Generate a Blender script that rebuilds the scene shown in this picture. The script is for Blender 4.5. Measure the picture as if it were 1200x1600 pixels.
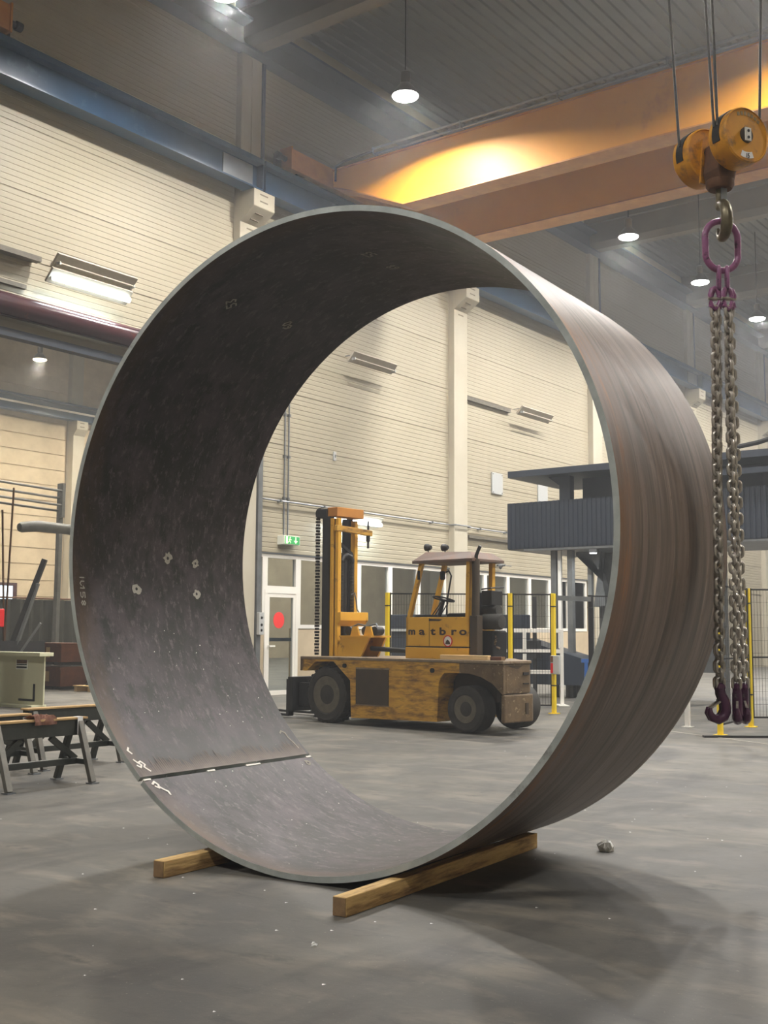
import bpy, bmesh, math, random
from mathutils import Vector, Matrix
random.seed(7)
for o in list(bpy.data.objects): bpy.data.objects.remove(o)
scene = bpy.context.scene
COL = scene.collection
PI = math.pi

# ------------------------------------------------------------------ camera
cam_d = bpy.data.cameras.new('camera'); cam = bpy.data.objects.new('camera', cam_d); COL.objects.link(cam)
cam_d.sensor_fit = 'HORIZONTAL'; cam_d.sensor_width = 36.0; cam_d.lens = 54.37; cam_d.clip_end = 400
_w = Vector((0.79742, 0.59440, 0.10394)); _r = Vector((0.59717, -0.80209, 0.00548)); _u = Vector((-0.08663, -0.05770, 0.99457))
cam.matrix_world = Matrix(((_r.x, _u.x, -_w.x, 0), (_r.y, _u.y, -_w.y, 0), (_r.z, _u.z, -_w.z, 1.45), (0, 0, 0, 1)))
scene.camera = cam

# ------------------------------------------------------------------ world, exposure
world = bpy.data.worlds.new('world'); scene.world = world; world.use_nodes = True
world.node_tree.nodes['Background'].inputs[0].default_value = (0.55, 0.6, 0.7, 1)
world.node_tree.nodes['Background'].inputs[1].default_value = 0.02
scene.view_settings.view_transform = 'Standard'; scene.view_settings.look = 'None'
scene.view_settings.gamma = 1.0; scene.view_settings.use_curve_mapping = False
scene.view_settings.exposure = 0.32
scene.cycles.max_bounces = 7; scene.cycles.diffuse_bounces = 3; scene.cycles.glossy_bounces = 2; scene.cycles.volume_bounces = 0; scene.cycles.use_light_tree = False
scene.cycles.caustics_reflective = False; scene.cycles.caustics_refractive = False; scene.cycles.adaptive_threshold = 0.03

# hall lamps: rows along the hall (x) hung under the roof
LAMP_Z = 12.95
LAMP_W = 640.0
LAMPS_SEEN = [(14.2, 14.25), (19.4, 13.95), (30.44, 13.88), (35.86, 13.85), (41.31, 13.84)]
LAMPS_REST = [(24.9, 13.9), (-3.0, 13.95), (46.8, 13.84), (52.3, 13.84)] \
    + [(x, 5.1) for x in (-4.0, 14.2, 19.4, 24.9, 30.4, 35.9, 41.3)] \
    + [(x, -4.6) for x in (-4.0, 14.2, 19.4, 24.9, 30.4)]
LAMPS_NEXT_HALL = [(42, 40.7), (48, 36), (54, 40.7), (42, 26), (50, 26), (30.04, 40.7), (24.5, 40.7), (19.0, 40.7), (36, 40.7), (19.0, 31.5), (24.5, 31.5), (30.0, 31.5), (36, 31.5), (18.0, 23.0), (24.5, 23.0), (31.0, 23.0)]

# ------------------------------------------------------------------ helpers
def S(r, g, b):
    f = lambda c: (c / 12.92 if c <= 0.04045 else ((c + 0.055) / 1.055) ** 2.4)
    return (f(r / 255), f(g / 255), f(b / 255), 1)

MATS = {}
def pm(name, c1, c2=None, scale=4.0, rough=0.6, metal=0.0, bump=0.0, bscale=None, stretch=(1, 1, 1), c3=None, c3scale=1.0, c3lo=0.55, c3hi=0.7,
       coord='Object', rough2=None, detail=4.0, contrast=(0.3, 0.7), spec=0.5, coat=0.0):
    """procedural material: two colours mixed by noise, optionally a third in patches"""
    m = bpy.data.materials.new(name); m.use_nodes = True; MATS[name] = m
    nt = m.node_tree; n = nt.nodes; l = nt.links; b = n['Principled BSDF']
    b.inputs['Roughness'].default_value = rough; b.inputs['Metallic'].default_value = metal
    b.inputs['Specular IOR Level'].default_value = spec; b.inputs['Coat Weight'].default_value = coat
    b.inputs['Base Color'].default_value = c1
    tc = n.new('ShaderNodeTexCoord'); mp = n.new('ShaderNodeMapping'); mp.inputs['Scale'].default_value = stretch
    l.new(tc.outputs[coord], mp.inputs['Vector'])
    last = None
    if c2:
        nz = n.new('ShaderNodeTexNoise'); nz.inputs['Scale'].default_value = scale; nz.inputs['Detail'].default_value = detail
        nz.inputs['Roughness'].default_value = 0.62
        l.new(mp.outputs['Vector'], nz.inputs['Vector'])
        rp = n.new('ShaderNodeValToRGB'); rp.color_ramp.elements[0].position = contrast[0]; rp.color_ramp.elements[1].position = contrast[1]
        rp.color_ramp.elements[0].color = c1; rp.color_ramp.elements[1].color = c2
        l.new(nz.outputs['Fac'], rp.inputs['Fac']); last = rp.outputs['Color']
        if rough2 is not None:
            mr = n.new('ShaderNodeMapRange'); mr.inputs['To Min'].default_value = rough; mr.inputs['To Max'].default_value = rough2
            mr.inputs['From Min'].default_value = 0.3; mr.inputs['From Max'].default_value = 0.7
            l.new(nz.outputs['Fac'], mr.inputs['Value']); l.new(mr.outputs['Result'], b.inputs['Roughness'])
    if c3:
        nz2 = n.new('ShaderNodeTexNoise'); nz2.inputs['Scale'].default_value = c3scale; nz2.inputs['Detail'].default_value = 5
        nz2.inputs['Roughness'].default_value = 0.7
        l.new(mp.outputs['Vector'], nz2.inputs['Vector'])
        r2 = n.new('ShaderNodeMapRange'); r2.inputs['From Min'].default_value = c3lo; r2.inputs['From Max'].default_value = c3hi
        l.new(nz2.outputs['Fac'], r2.inputs['Value'])
        mx = n.new('ShaderNodeMix'); mx.data_type = 'RGBA'; mx.inputs['A'].default_value = c1; mx.inputs['B'].default_value = c3
        if last: l.new(last, mx.inputs['A'])
        l.new(r2.outputs['Result'], mx.inputs['Factor']); last = mx.outputs['Result']
    if last: l.new(last, b.inputs['Base Color'])
    if bump:
        nb = n.new('ShaderNodeTexNoise'); nb.inputs['Scale'].default_value = bscale or scale * 3; nb.inputs['Detail'].default_value = 5
        l.new(mp.outputs['Vector'], nb.inputs['Vector'])
        bp = n.new('ShaderNodeBump'); bp.inputs['Strength'].default_value = bump; bp.inputs['Distance'].default_value = 0.02
        l.new(nb.outputs['Fac'], bp.inputs['Height']); l.new(bp.outputs['Normal'], b.inputs['Normal'])
    return m

def emit(name, c, strength):
    m = bpy.data.materials.new(name); m.use_nodes = True; MATS[name] = m
    b = m.node_tree.nodes['Principled BSDF']; b.inputs['Base Color'].default_value = c
    b.inputs['Emission Color'].default_value = c; b.inputs['Emission Strength'].default_value = strength
    return m

def glassy(name, tint, gloss=0.12):
    m = bpy.data.materials.new(name); m.use_nodes = True; MATS[name] = m
    nt = m.node_tree; n = nt.nodes; l = nt.links; n.remove(n['Principled BSDF'])
    t = n.new('ShaderNodeBsdfTransparent'); t.inputs[0].default_value = tint
    g = n.new('ShaderNodeBsdfGlossy'); g.inputs['Roughness'].default_value = 0.03
    mx = n.new('ShaderNodeMixShader'); lw = n.new('ShaderNodeLayerWeight'); lw.inputs['Blend'].default_value = gloss
    l.new(lw.outputs['Fresnel'], mx.inputs[0]); l.new(t.outputs[0], mx.inputs[1]); l.new(g.outputs[0], mx.inputs[2])
    l.new(mx.outputs[0], n['Material Output'].inputs['Surface'])
    return m

class MB:
    def __init__(s): s.v = []; s.f = []; s.m = []; s.uv = None
    def add(s, vs, fs, m=0):
        k = len(s.v); s.v += [tuple(p) for p in vs]; s.f += [tuple(i + k for i in f) for f in fs]; s.m += [m] * len(fs); return s
    def box(s, x0, x1, y0, y1, z0, z1, m=0):
        x0, x1 = sorted((x0, x1)); y0, y1 = sorted((y0, y1)); z0, z1 = sorted((z0, z1))
        return s.add([(x0, y0, z0), (x1, y0, z0), (x1, y1, z0), (x0, y1, z0), (x0, y0, z1), (x1, y0, z1), (x1, y1, z1), (x0, y1, z1)],
                     [(0, 3, 2, 1), (4, 5, 6, 7), (0, 1, 5, 4), (1, 2, 6, 5), (2, 3, 7, 6), (3, 0, 4, 7)], m)
    def prism(s, poly, axis, a, b, m=0):
        """poly: 2d points in the plane of the other two axes (in xyz order), extruded along axis from a to b"""
        n = len(poly)
        def P(p, t): return (t, p[0], p[1]) if axis == 'x' else (p[0], t, p[1]) if axis == 'y' else (p[0], p[1], t)
        vs = [P(p, a) for p in poly] + [P(p, b) for p in poly]
        fs = [tuple(range(n))[::-1], tuple(range(n, 2 * n))] + [(i, (i + 1) % n, n + (i + 1) % n, n + i) for i in range(n)]
        return s.add(vs, fs, m)
    def bar(s, p0, p1, w, h, up=(0, 0, 1), m=0):
        p0 = Vector(p0); p1 = Vector(p1); d = (p1 - p0).normalized(); up = Vector(up)
        if abs(d.dot(up)) > 0.98: up = Vector((1, 0, 0))
        a = d.cross(up).normalized(); b = a.cross(d).normalized()
        vs = [p + a * sx * w / 2 + b * sz * h / 2 for p in (p0, p1) for sx, sz in ((-1, -1), (1, -1), (1, 1), (-1, 1))]
        return s.add(vs, [(3, 2, 1, 0), (4, 5, 6, 7), (0, 1, 5, 4), (1, 2, 6, 5), (2, 3, 7, 6), (3, 0, 4, 7)], m)
    def tube(s, pts, r, n=8, closed=False, m=0):
        pts = [Vector(p) for p in pts]; N = len(pts); rr = r if isinstance(r, (list, tuple)) else [r] * N
        rings = []; ref = None
        for i, p in enumerate(pts):
            if closed: d = (pts[(i + 1) % N] - pts[i - 1])
            else: d = pts[min(i + 1, N - 1)] - pts[max(i - 1, 0)]
            d.normalize()
            if ref is None: ref = Vector((0, 0, 1)) if abs(d.z) < 0.9 else Vector((1, 0, 0))
            a = d.cross(ref)
            if a.length < 1e-4: a = d.cross(Vector((0.3, 0.7, 0.2)))
            a.normalize(); b = a.cross(d).normalized(); ref = b
            rings.append([p + (a * math.cos(2 * PI * k / n) + b * math.sin(2 * PI * k / n)) * rr[i] for k in range(n)])
        vs = [q for R in rings for q in R]; fs = []
        for i in range(N if closed else N - 1):
            j = (i + 1) % N
            for k in range(n): fs.append((i * n + k, i * n + (k + 1) % n, j * n + (k + 1) % n, j * n + k))
        if not closed: fs += [tuple(range(n))[::-1], tuple(range((N - 1) * n, N * n))]
        return s.add(vs, fs, m)
    def lathe(s, prof, o=(0, 0, 0), axis='z', n=24, m=0):
        """prof: (radius, height) list along axis"""
        vs = []; fs = []; K = len(prof)
        for r, h in prof:
            for k in range(n):
                c, q = r * math.cos(2 * PI * k / n), r * math.sin(2 * PI * k / n)
                p = (c, q, h) if axis == 'z' else (h, c, q) if axis == 'x' else (q, h, c)
                vs.append((p[0] + o[0], p[1] + o[1], p[2] + o[2]))
        for i in range(K - 1):
            for k in range(n): fs.append((i * n + k, i * n + (k + 1) % n, (i + 1) * n + (k + 1) % n, (i + 1) * n + k))
        if prof[0][0] > 1e-5: fs.append(tuple(range(n))[::-1])
        if prof[-1][0] > 1e-5: fs.append(tuple(range((K - 1) * n, K * n)))
        return s.add(vs, fs, m)
    def mesh(s, name, mats, smooth=False):
        me = bpy.data.meshes.new(name); me.from_pydata(s.v, [], s.f)
        for m in (mats if isinstance(mats, (list, tuple)) else [mats]): me.materials.append(MATS[m] if isinstance(m, str) else m)
        for p, i in zip(me.polygons, s.m): p.material_index = i
        if smooth:
            for p in me.polygons: p.use_smooth = True
        me.validate(); me.update()
        bm = bmesh.new(); bm.from_mesh(me); bmesh.ops.recalc_face_normals(bm, faces=bm.faces); bm.to_mesh(me); bm.free()
        if smooth:
            me.set_sharp_from_angle(angle=math.radians(38))
        return me
    def build(s, name, mats, parent=None, smooth=False, bevel=0, label=None):
        o = bpy.data.objects.new(name, s.mesh(name, mats, smooth)); COL.objects.link(o)
        if parent is not None: o.parent = parent
        if bevel:
            b = o.modifiers.new('bevel', 'BEVEL'); b.width = bevel; b.segments = 2; b.limit_method = 'ANGLE'
        if label: o['label'] = label
        return o

def put(me, name, parent=None, loc=(0, 0, 0), rot=(0, 0, 0)):
    o = bpy.data.objects.new(name, me); COL.objects.link(o); o.location = loc; o.rotation_euler = rot
    if parent is not None: o.parent = parent
    return o
def thing(name, label, cat, loc=(0, 0, 0), rotz=0.0, group=None):
    o = bpy.data.objects.new(name, None); COL.objects.link(o); o.location = loc; o.rotation_euler = (0, 0, rotz); o.empty_display_size = 0.2
    o['label'] = label; o['category'] = cat
    if group: o['group'] = group
    return o
def tag(o, label, cat, group=None):
    o['label'] = label; o['category'] = cat
    if group: o['group'] = group
    return o
def struct(o): o['kind'] = 'structure'; return o
def stuff(o): o['kind'] = 'stuff'; return o
def sroot(name, loc=(0, 0, 0), rotz=0.0):
    o = bpy.data.objects.new(name, None); COL.objects.link(o); o.location = loc; o.rotation_euler = (0, 0, rotz); o['kind'] = 'structure'; return o
def text_mesh(name, cu):
    t = bpy.data.objects.new('tmp', cu); COL.objects.link(t); bpy.context.view_layer.update()
    me = bpy.data.meshes.new_from_object(t.evaluated_get(bpy.context.evaluated_depsgraph_get()))
    bpy.data.objects.remove(t); o = bpy.data.objects.new(name, me); COL.objects.link(o); return o
def copy_tree(o, parent=None):
    c = o.copy(); COL.objects.link(c)
    if parent is not None: c.parent = parent
    for ch in list(o.children): copy_tree(ch, c)
    return c

# ------------------------------------------------------------------ materials
def floor_material():
    m = bpy.data.materials.new('concrete_floor'); m.use_nodes = True; MATS['concrete_floor'] = m
    nt = m.node_tree; n = nt.nodes; l = nt.links; b = n['Principled BSDF']; tc = n.new('ShaderNodeTexCoord')
    def noise(sc, st=(1, 1, 1), rot=0.0, det=4.5, ro=.62):
        mp = n.new('ShaderNodeMapping'); mp.inputs['Scale'].default_value = st; mp.inputs['Rotation'].default_value = (0, 0, rot); l.new(tc.outputs['Object'], mp.inputs[0])
        z = n.new('ShaderNodeTexNoise'); z.inputs['Scale'].default_value = sc; z.inputs['Detail'].default_value = det; z.inputs['Roughness'].default_value = ro; z.inputs['Distortion'].default_value = .35
        l.new(mp.outputs[0], z.inputs['Vector']); return z.outputs['Fac']
    def rng(f, a, c):
        r = n.new('ShaderNodeMapRange'); r.inputs['From Min'].default_value = a; r.inputs['From Max'].default_value = c; l.new(f, r.inputs['Value']); return r.outputs['Result']
    def mix(f, A, B):
        x = n.new('ShaderNodeMix'); x.data_type = 'RGBA'
        for k, q in (('A', A), ('B', B)):
            if isinstance(q, tuple): x.inputs[k].default_value = q
            else: l.new(q, x.inputs[k])
        l.new(f, x.inputs['Factor']); return x.outputs['Result']
    c = mix(rng(noise(.7), .36, .64), S(74, 73, 70), S(96, 93, 86))
    c = mix(rng(noise(2.6, (1, .45, 1), .65), .5, .68), c, S(114, 108, 98))
    c = mix(rng(noise(.9, (.5, 1.3, 1), -.5), .52, .70), c, S(58, 57, 56))
    c = mix(rng(noise(7, (1, .5, 1), .3), .56, .72), c, S(68, 67, 64))
    c = mix(rng(noise(60, det=3), .66, .74), c, S(130, 125, 114))
    l.new(c, b.inputs['Base Color'])
    r = n.new('ShaderNodeMapRange'); r.inputs['To Min'].default_value = .42; r.inputs['To Max'].default_value = .72; l.new(noise(1.4), r.inputs['Value']); l.new(r.outputs[0], b.inputs['Roughness'])
    bp = n.new('ShaderNodeBump'); bp.inputs['Strength'].default_value = .12; bp.inputs['Distance'].default_value = .01; l.new(noise(25), bp.inputs['Height']); l.new(bp.outputs[0], b.inputs['Normal'])
floor_material()
pm('cladding', S(172, 163, 141), S(165, 156, 133), scale=0.5, rough=0.5)
pm('seam_dark', S(120, 110, 92), rough=0.8)
pm('concrete_panel', S(205, 188, 158), S(182, 165, 136), scale=1.2, rough=0.85, bump=0.1)
pm('concrete_column', S(186, 179, 160), S(176, 168, 148), scale=1.1, rough=0.75)
pm('roof_deck', S(136, 138, 136), S(126, 128, 126), scale=0.4, rough=0.55)
pm('roof_beam', S(150, 146, 138), S(138, 134, 128), scale=0.6, rough=0.8)
pm('eaves_steel', S(104, 110, 122), rough=0.6)
pm('wall_plain', S(200, 190, 168), S(186, 177, 156), scale=0.6, rough=0.8)
pm('blue_paint', S(32, 66, 96), S(40, 76, 108), scale=1.5, rough=0.3, c3=S(70, 98, 118), c3scale=2.0, c3lo=0.6, c3hi=0.75)
pm('galv', S(150, 155, 160), S(128, 134, 140), scale=2.0, rough=0.35, metal=0.8)
pm('orange_paint', S(236, 164, 40), S(226, 150, 36), scale=0.8, rough=0.5, c3=S(196, 124, 50), c3scale=0.6, c3lo=0.6, c3hi=0.8)
pm('orange_worn', S(208, 144, 66), S(188, 124, 54), scale=3, rough=0.5)
pm('white_paint', S(232, 230, 224), S(220, 217, 208), scale=3, rough=0.4)
pm('white_plain', S(240, 238, 232), rough=0.5)
pm('frame_white', S(240, 236, 226), rough=0.4)
pm('black_steel', S(34, 34, 36), S(48, 47, 47), scale=6, rough=0.5, metal=0.2)
pm('black_matte', S(14, 14, 15), rough=0.8)
pm('rubber', S(50, 48, 46), S(68, 66, 62), scale=5, rough=0.85, bump=0.2, bscale=40)
pm('grey_steel', S(120, 122, 122), S(100, 102, 103), scale=4, rough=0.45, metal=0.3)
pm('dark_slate', S(34, 41, 52), S(41, 48, 59), scale=2, rough=0.5)
pm('maroon_gloss', S(74, 40, 42), S(58, 38, 46), scale=1.2, rough=0.22, c3=S(120, 60, 42), c3scale=1.3, c3lo=0.6, c3hi=0.8)
pm('yellow_post', S(244, 214, 40), S(236, 204, 44), scale=3, rough=0.45)
pm('yellow_cab', S(232, 180, 62), S(218, 162, 54), scale=3, rough=0.45, c3=S(140, 92, 40), c3scale=5, c3lo=0.6, c3hi=0.72)
pm('yellow_worn', S(222, 174, 72), S(190, 140, 60), scale=3, rough=0.42, c3=S(112, 82, 52), c3scale=2.6, c3lo=0.46, c3hi=0.66, stretch=(1, 1, 4.5))
pm('yellow_block', S(222, 158, 40), S(205, 140, 40), scale=6, rough=0.42, c3=S(134, 100, 60), c3scale=7, c3lo=0.5, c3hi=0.66)
pm('brown_iron', S(116, 96, 70), S(84, 68, 50), scale=7, rough=0.6, c3=S(172, 154, 120), c3scale=14, c3lo=0.57, c3hi=0.68, bump=0.2)
pm('deck_plate', S(150, 134, 112), S(120, 104, 86), scale=5, rough=0.5, metal=0.3, c3=S(96, 70, 50), c3scale=3, c3lo=0.55, c3hi=0.7)
pm('rim_steel', S(112, 106, 92), S(88, 82, 72), scale=8, rough=0.6)
pm('roof_brown', S(98, 88, 82), S(112, 82, 64), scale=5, rough=0.55)
pm('wood_old', S(214, 182, 122), S(182, 142, 84), scale=3, rough=0.8, stretch=(0.7, 6, 6), c3=S(104, 78, 50), c3scale=3.2, c3lo=0.46, c3hi=0.68, bump=0.25)
pm('wood_end', S(140, 112, 78), S(98, 76, 54), scale=8, rough=0.9)
pm('wood_new', S(236, 208, 158), S(216, 180, 124), scale=3, rough=0.75, stretch=(0.6, 6, 6))
pm('purple_paint', S(150, 92, 134), S(124, 72, 110), scale=14, rough=0.35, c3=S(70, 42, 64), c3scale=18, c3lo=0.55, c3hi=0.66)
pm('purple_dark', S(98, 54, 88), S(76, 46, 70), scale=14, rough=0.3, c3=S(110, 100, 104), c3scale=16, c3lo=0.6, c3hi=0.7)
pm('chain_steel', S(200, 194, 184), S(156, 149, 138), scale=30, rough=0.3, metal=0.45)
pm('hook_steel', S(120, 112, 90), S(92, 84, 66), scale=14, rough=0.35, metal=0.6)
pm('rust_brown', S(112, 74, 46), S(86, 60, 42), scale=10, rough=0.7)
pm('wire_rope', S(84, 82, 78), S(60, 58, 56), scale=60, rough=0.5, metal=0.5)
pm('cream_machine', S(210, 208, 176), S(198, 196, 164), scale=1.2, rough=0.4)
pm('crate_brown', S(112, 66, 44), S(88, 54, 40), scale=4, rough=0.7)
pm('curtain_dark', S(52, 54, 50), S(66, 66, 60), scale=2, rough=0.7)
pm('trestle_paint', S(50, 54, 52), S(64, 66, 62), scale=6, rough=0.4, metal=0.3)
pm('leg_steel', S(122, 120, 112), S(96, 95, 90), scale=6, rough=0.4, metal=0.5)
pm('rust_top', S(204, 172, 120), S(170, 134, 86), scale=8, rough=0.7, stretch=(1, 5, 5))
pm('cloth_brown', S(138, 96, 78), S(106, 72, 60), scale=20, rough=0.9)
pm('red_plastic', S(206, 30, 34), rough=0.4)
pm('red_dot', S(240, 62, 58), rough=0.5)
pm('blue_steel', S(48, 88, 150), rough=0.4)
pm('wall_vent', S(178, 180, 178), rough=0.5)
pm('lamp_metal', S(126, 124, 118), S(110, 108, 104), scale=5, rough=0.4, metal=0.3)
pm('lamp_tray', S(182, 174, 158), S(170, 162, 146), scale=4, rough=0.45)
pm('sign_white', S(236, 238, 226), rough=0.4)
pm('chalk', S(186, 180, 166), S(150, 145, 134), scale=60, rough=0.95)
pm('chalk_faint', S(188, 184, 172), rough=0.95)
pm('weld_bright', S(236, 230, 220), rough=0.5)
pm('paper', S(240, 240, 238), rough=0.9)
pm('lettering', S(62, 44, 32), rough=0.6)
pm('floor_line', S(150, 146, 136), rough=0.7)
pm('worn_print', S(150, 128, 88), rough=0.6)
pm('grime', S(58, 50, 40), S(74, 60, 44), scale=4, rough=0.7)
emit('tube_glow', (0.86, 0.96, 1.0, 1), 9.0)
emit('lamp_glow', (1.0, 0.97, 0.92, 1), 14.0)
emit('lamp_glow_warm', (1.0, 0.86, 0.62, 1), 9.0)
emit('sign_green', S(52, 150, 84), 0.5)
emit('sign_lit', S(214, 250, 190), 0.8)
emit('worklight', (0.95, 0.98, 1, 1), 10.0)
emit('daylight_pane', (0.72, 0.9, 1.0, 1), 1.6)
glassy('glass', (0.8, 0.84, 0.86, 1))

# rolled plate of the ring: colour follows the plate's own length (u) and width (v)
def ring_material(name, inner):
    m = bpy.data.materials.new(name); m.use_nodes = True; MATS[name] = m
    nt = m.node_tree; n = nt.nodes; l = nt.links; b = n['Principled BSDF']
    uv = n.new('ShaderNodeUVMap'); uv.uv_map = 'plate'
    def noise(sc, sx, sy, det=4, ro=0.62):
        mp = n.new('ShaderNodeMapping'); mp.inputs['Scale'].default_value = (sx, sy, 1); l.new(uv.outputs[0], mp.inputs[0])
        z = n.new('ShaderNodeTexNoise'); z.inputs['Scale'].default_value = sc; z.inputs['Detail'].default_value = det; z.inputs['Roughness'].default_value = ro
        l.new(mp.outputs[0], z.inputs['Vector']); return z.outputs['Fac']
    def ramp(fac, a, bb, c0, c1):
        r = n.new('ShaderNodeMapRange'); r.inputs['From Min'].default_value = a; r.inputs['From Max'].default_value = bb; l.new(fac, r.inputs['Value'])
        return r.outputs['Result']
    def mix(fac, A, B):
        x = n.new('ShaderNodeMix'); x.data_type = 'RGBA'
        if isinstance(A, tuple): x.inputs['A'].default_value = A
        else: l.new(A, x.inputs['A'])
        if isinstance(B, tuple): x.inputs['B'].default_value = B
        else: l.new(B, x.inputs['B'])
        l.new(fac, x.inputs['Factor']); return x.outputs['Result']
    if inner:
        base = mix(ramp(noise(1.6, 1, 1), .38, .62, 0, 1), S(42, 40, 39), S(78, 68, 73))
        base = mix(ramp(noise(5, .8, 1.3, 5, .7), .46, .62, 0, 1), base, S(35, 36, 32))
        base = mix(ramp(noise(14, .7, 1.4, 4, .75), .54, .66, 0, 1), base, S(98, 88, 91))
        base = mix(ramp(noise(40, 1, 1, 4), .64, .74, 0, 1), base, S(112, 106, 101))
    else:
        base = mix(ramp(noise(2.2, .3, 2.4, 5), .38, .60, 0, 1), S(92, 78, 68), S(126, 109, 99))
        base = mix(ramp(noise(5, .10, 3.0, 4), .50, .66, 0, 1), base, S(72, 62, 53))
        base = mix(ramp(noise(11, .05, 4.0, 3, .7), .62, .72, 0, 1), base, S(160, 142, 128))
        base = mix(ramp(noise(9, 1, 1.2, 4, .75), .56, .70, 0, 1), base, S(100, 80, 62))
    if inner:
        # dark mill scale left just above the ground seam strip
        sp = n.new('ShaderNodeSeparateXYZ'); l.new(uv.outputs[0], sp.inputs[0])
        up = n.new('ShaderNodeMapRange'); up.inputs['From Min'].default_value = -1.28; up.inputs['From Max'].default_value = -1.66; l.new(sp.outputs['X'], up.inputs['Value'])
        q1 = n.new('ShaderNodeMath'); q1.operation = 'MULTIPLY'; l.new(up.outputs[0], q1.inputs[0]); l.new(ramp(noise(3.5, .35, 1.5), .3, .55, 0, 1), q1.inputs[1])
        cut = n.new('ShaderNodeMath'); cut.operation = 'GREATER_THAN'; cut.inputs[1].default_value = -1.8; l.new(sp.outputs['X'], cut.inputs[0])
        q2 = n.new('ShaderNodeMath'); q2.operation = 'MULTIPLY'; l.new(q1.outputs[0], q2.inputs[0]); l.new(cut.outputs[0], q2.inputs[1])
        base = mix(q2.outputs[0], base, S(36, 35, 33))
    # rust along the plate's cut edges (v near 0 and 1.83)
    sep = n.new('ShaderNodeSeparateXYZ'); l.new(uv.outputs[0], sep.inputs[0])
    ed = n.new('ShaderNodeMapRange'); l.new(sep.outputs['Y'], ed.inputs['Value'])
    ed.inputs['From Min'].default_value = 0.0; ed.inputs['From Max'].default_value = 0.22 if inner else 0.34; ed.inputs['To Min'].default_value = 1; ed.inputs['To Max'].default_value = 0
    ml = n.new('ShaderNodeMath'); ml.operation = 'MULTIPLY'; l.new(ed.outputs[0], ml.inputs[0]); l.new(ramp(noise(3.0, .6, 1.6), .34, .62, 0, 1), ml.inputs[1])
    base = mix(ml.outputs[0], base, S(92, 70, 52) if inner else S(122, 86, 56))
    if not inner:
        ml2 = n.new('ShaderNodeMath'); ml2.operation = 'MULTIPLY'; l.new(ed.outputs[0], ml2.inputs[0]); l.new(ramp(noise(3.5, .45, 3.2, 5, .7), .54, .66, 0, 1), ml2.inputs[1])
        base = mix(ml2.outputs[0], base, S(158, 100, 46))
    l.new(base, b.inputs['Base Color'])
    b.inputs['Roughness'].default_value = 0.5 if inner else 0.46; b.inputs['Metallic'].default_value = 0.1 if inner else 0.1
    bp = n.new('ShaderNodeBump'); bp.inputs['Strength'].default_value = 0.12; bp.inputs['Distance'].default_value = 0.01
    l.new(noise(9, 1, 1), bp.inputs['Height']); l.new(bp.outputs[0], b.inputs['Normal'])
ring_material('plate_inner', True)
ring_material('plate_outer', False)
pm('plate_edge', S(186, 192, 190), S(146, 152, 149), scale=4, rough=0.45, metal=0.35, c3=S(96, 92, 84), c3scale=3, c3lo=0.6, c3hi=0.72)

# ================================================================== STRUCTURE
X0, X1, Y0, YW, YF, ZT = -14.0, 66.0, -12.0, 18.17, 45.2, 16.2
struct(MB().box(X0, X1, Y0, YF + .3, -0.3, 0).build('floor', 'concrete_floor'))
struct(MB().bar((17.4, 8.05, .002), (15.0, 4.12, .002), .045, .004).build('trim_2', 'floor_line'))      # pale painted line on the floor by the fence
# roof: profiled deck sheets on a backing slab
ceiling = struct(MB().box(X0, X1, Y0, YF + .3, ZT + .12, ZT + .4).build('ceiling', 'roof_deck'))
COLX = [9.71, 18.56, 27.45, 36.25, 45.05, 53.85]
def deck_mesh(length, width=3.0):
    b = MB(); p = 0.3; n = int(round(width / p)); prof = []
    for i in range(n):
        y = i * p
        prof += [(y, 0.0), (y + .14, 0.0), (y + .17, .045), (y + .27, .045)]
    prof.append((width, 0.0))
    vs = [(0, y, z) for y, z in prof] + [(length, y, z) for y, z in prof]; k = len(prof)
    return b.add(vs, [(i, i + 1, k + i + 1, k + i) for i in range(k - 1)]).mesh('deck_sheet', 'roof_deck')
dm = deck_mesh(8.84)
for ci, cx in enumerate([COLX[0]] + COLX[1:]):
    for j in range(8):
        put(dm, 'deck_sheet', ceiling, (cx + .35, YW - 3.0 - j * 3.0, ZT - .012 * (j % 2)))
# roof beams across the hall at each column line
for cx in [-8.0, 0.9] + COLX:
    b = MB().prism([(cx + .08, 15.9), (cx + .08, 15.22), (cx + .18, 15.0), (cx + .55, 15.0), (cx + .65, 15.22), (cx + .65, 15.9)], 'y', Y0, YW + .1)
    b.box(cx - .05, cx + .78, Y0, YW + .1, 15.9, ZT + .1)
    struct(b.build('roof_beam', 'roof_beam'))
# eaves beam on top of the cladding
b = MB().prism([(YW - .02, 14.86), (YW - .42, 14.86), (YW - .42, 14.92), (YW - .12, 15.0), (YW - .12, 15.5), (YW - .42, 15.55), (YW - .42, 15.62), (YW - .02, 15.62)], 'x', X0, X1)
struct(b.build('eaves_beam', 'eaves_steel'))

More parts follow.
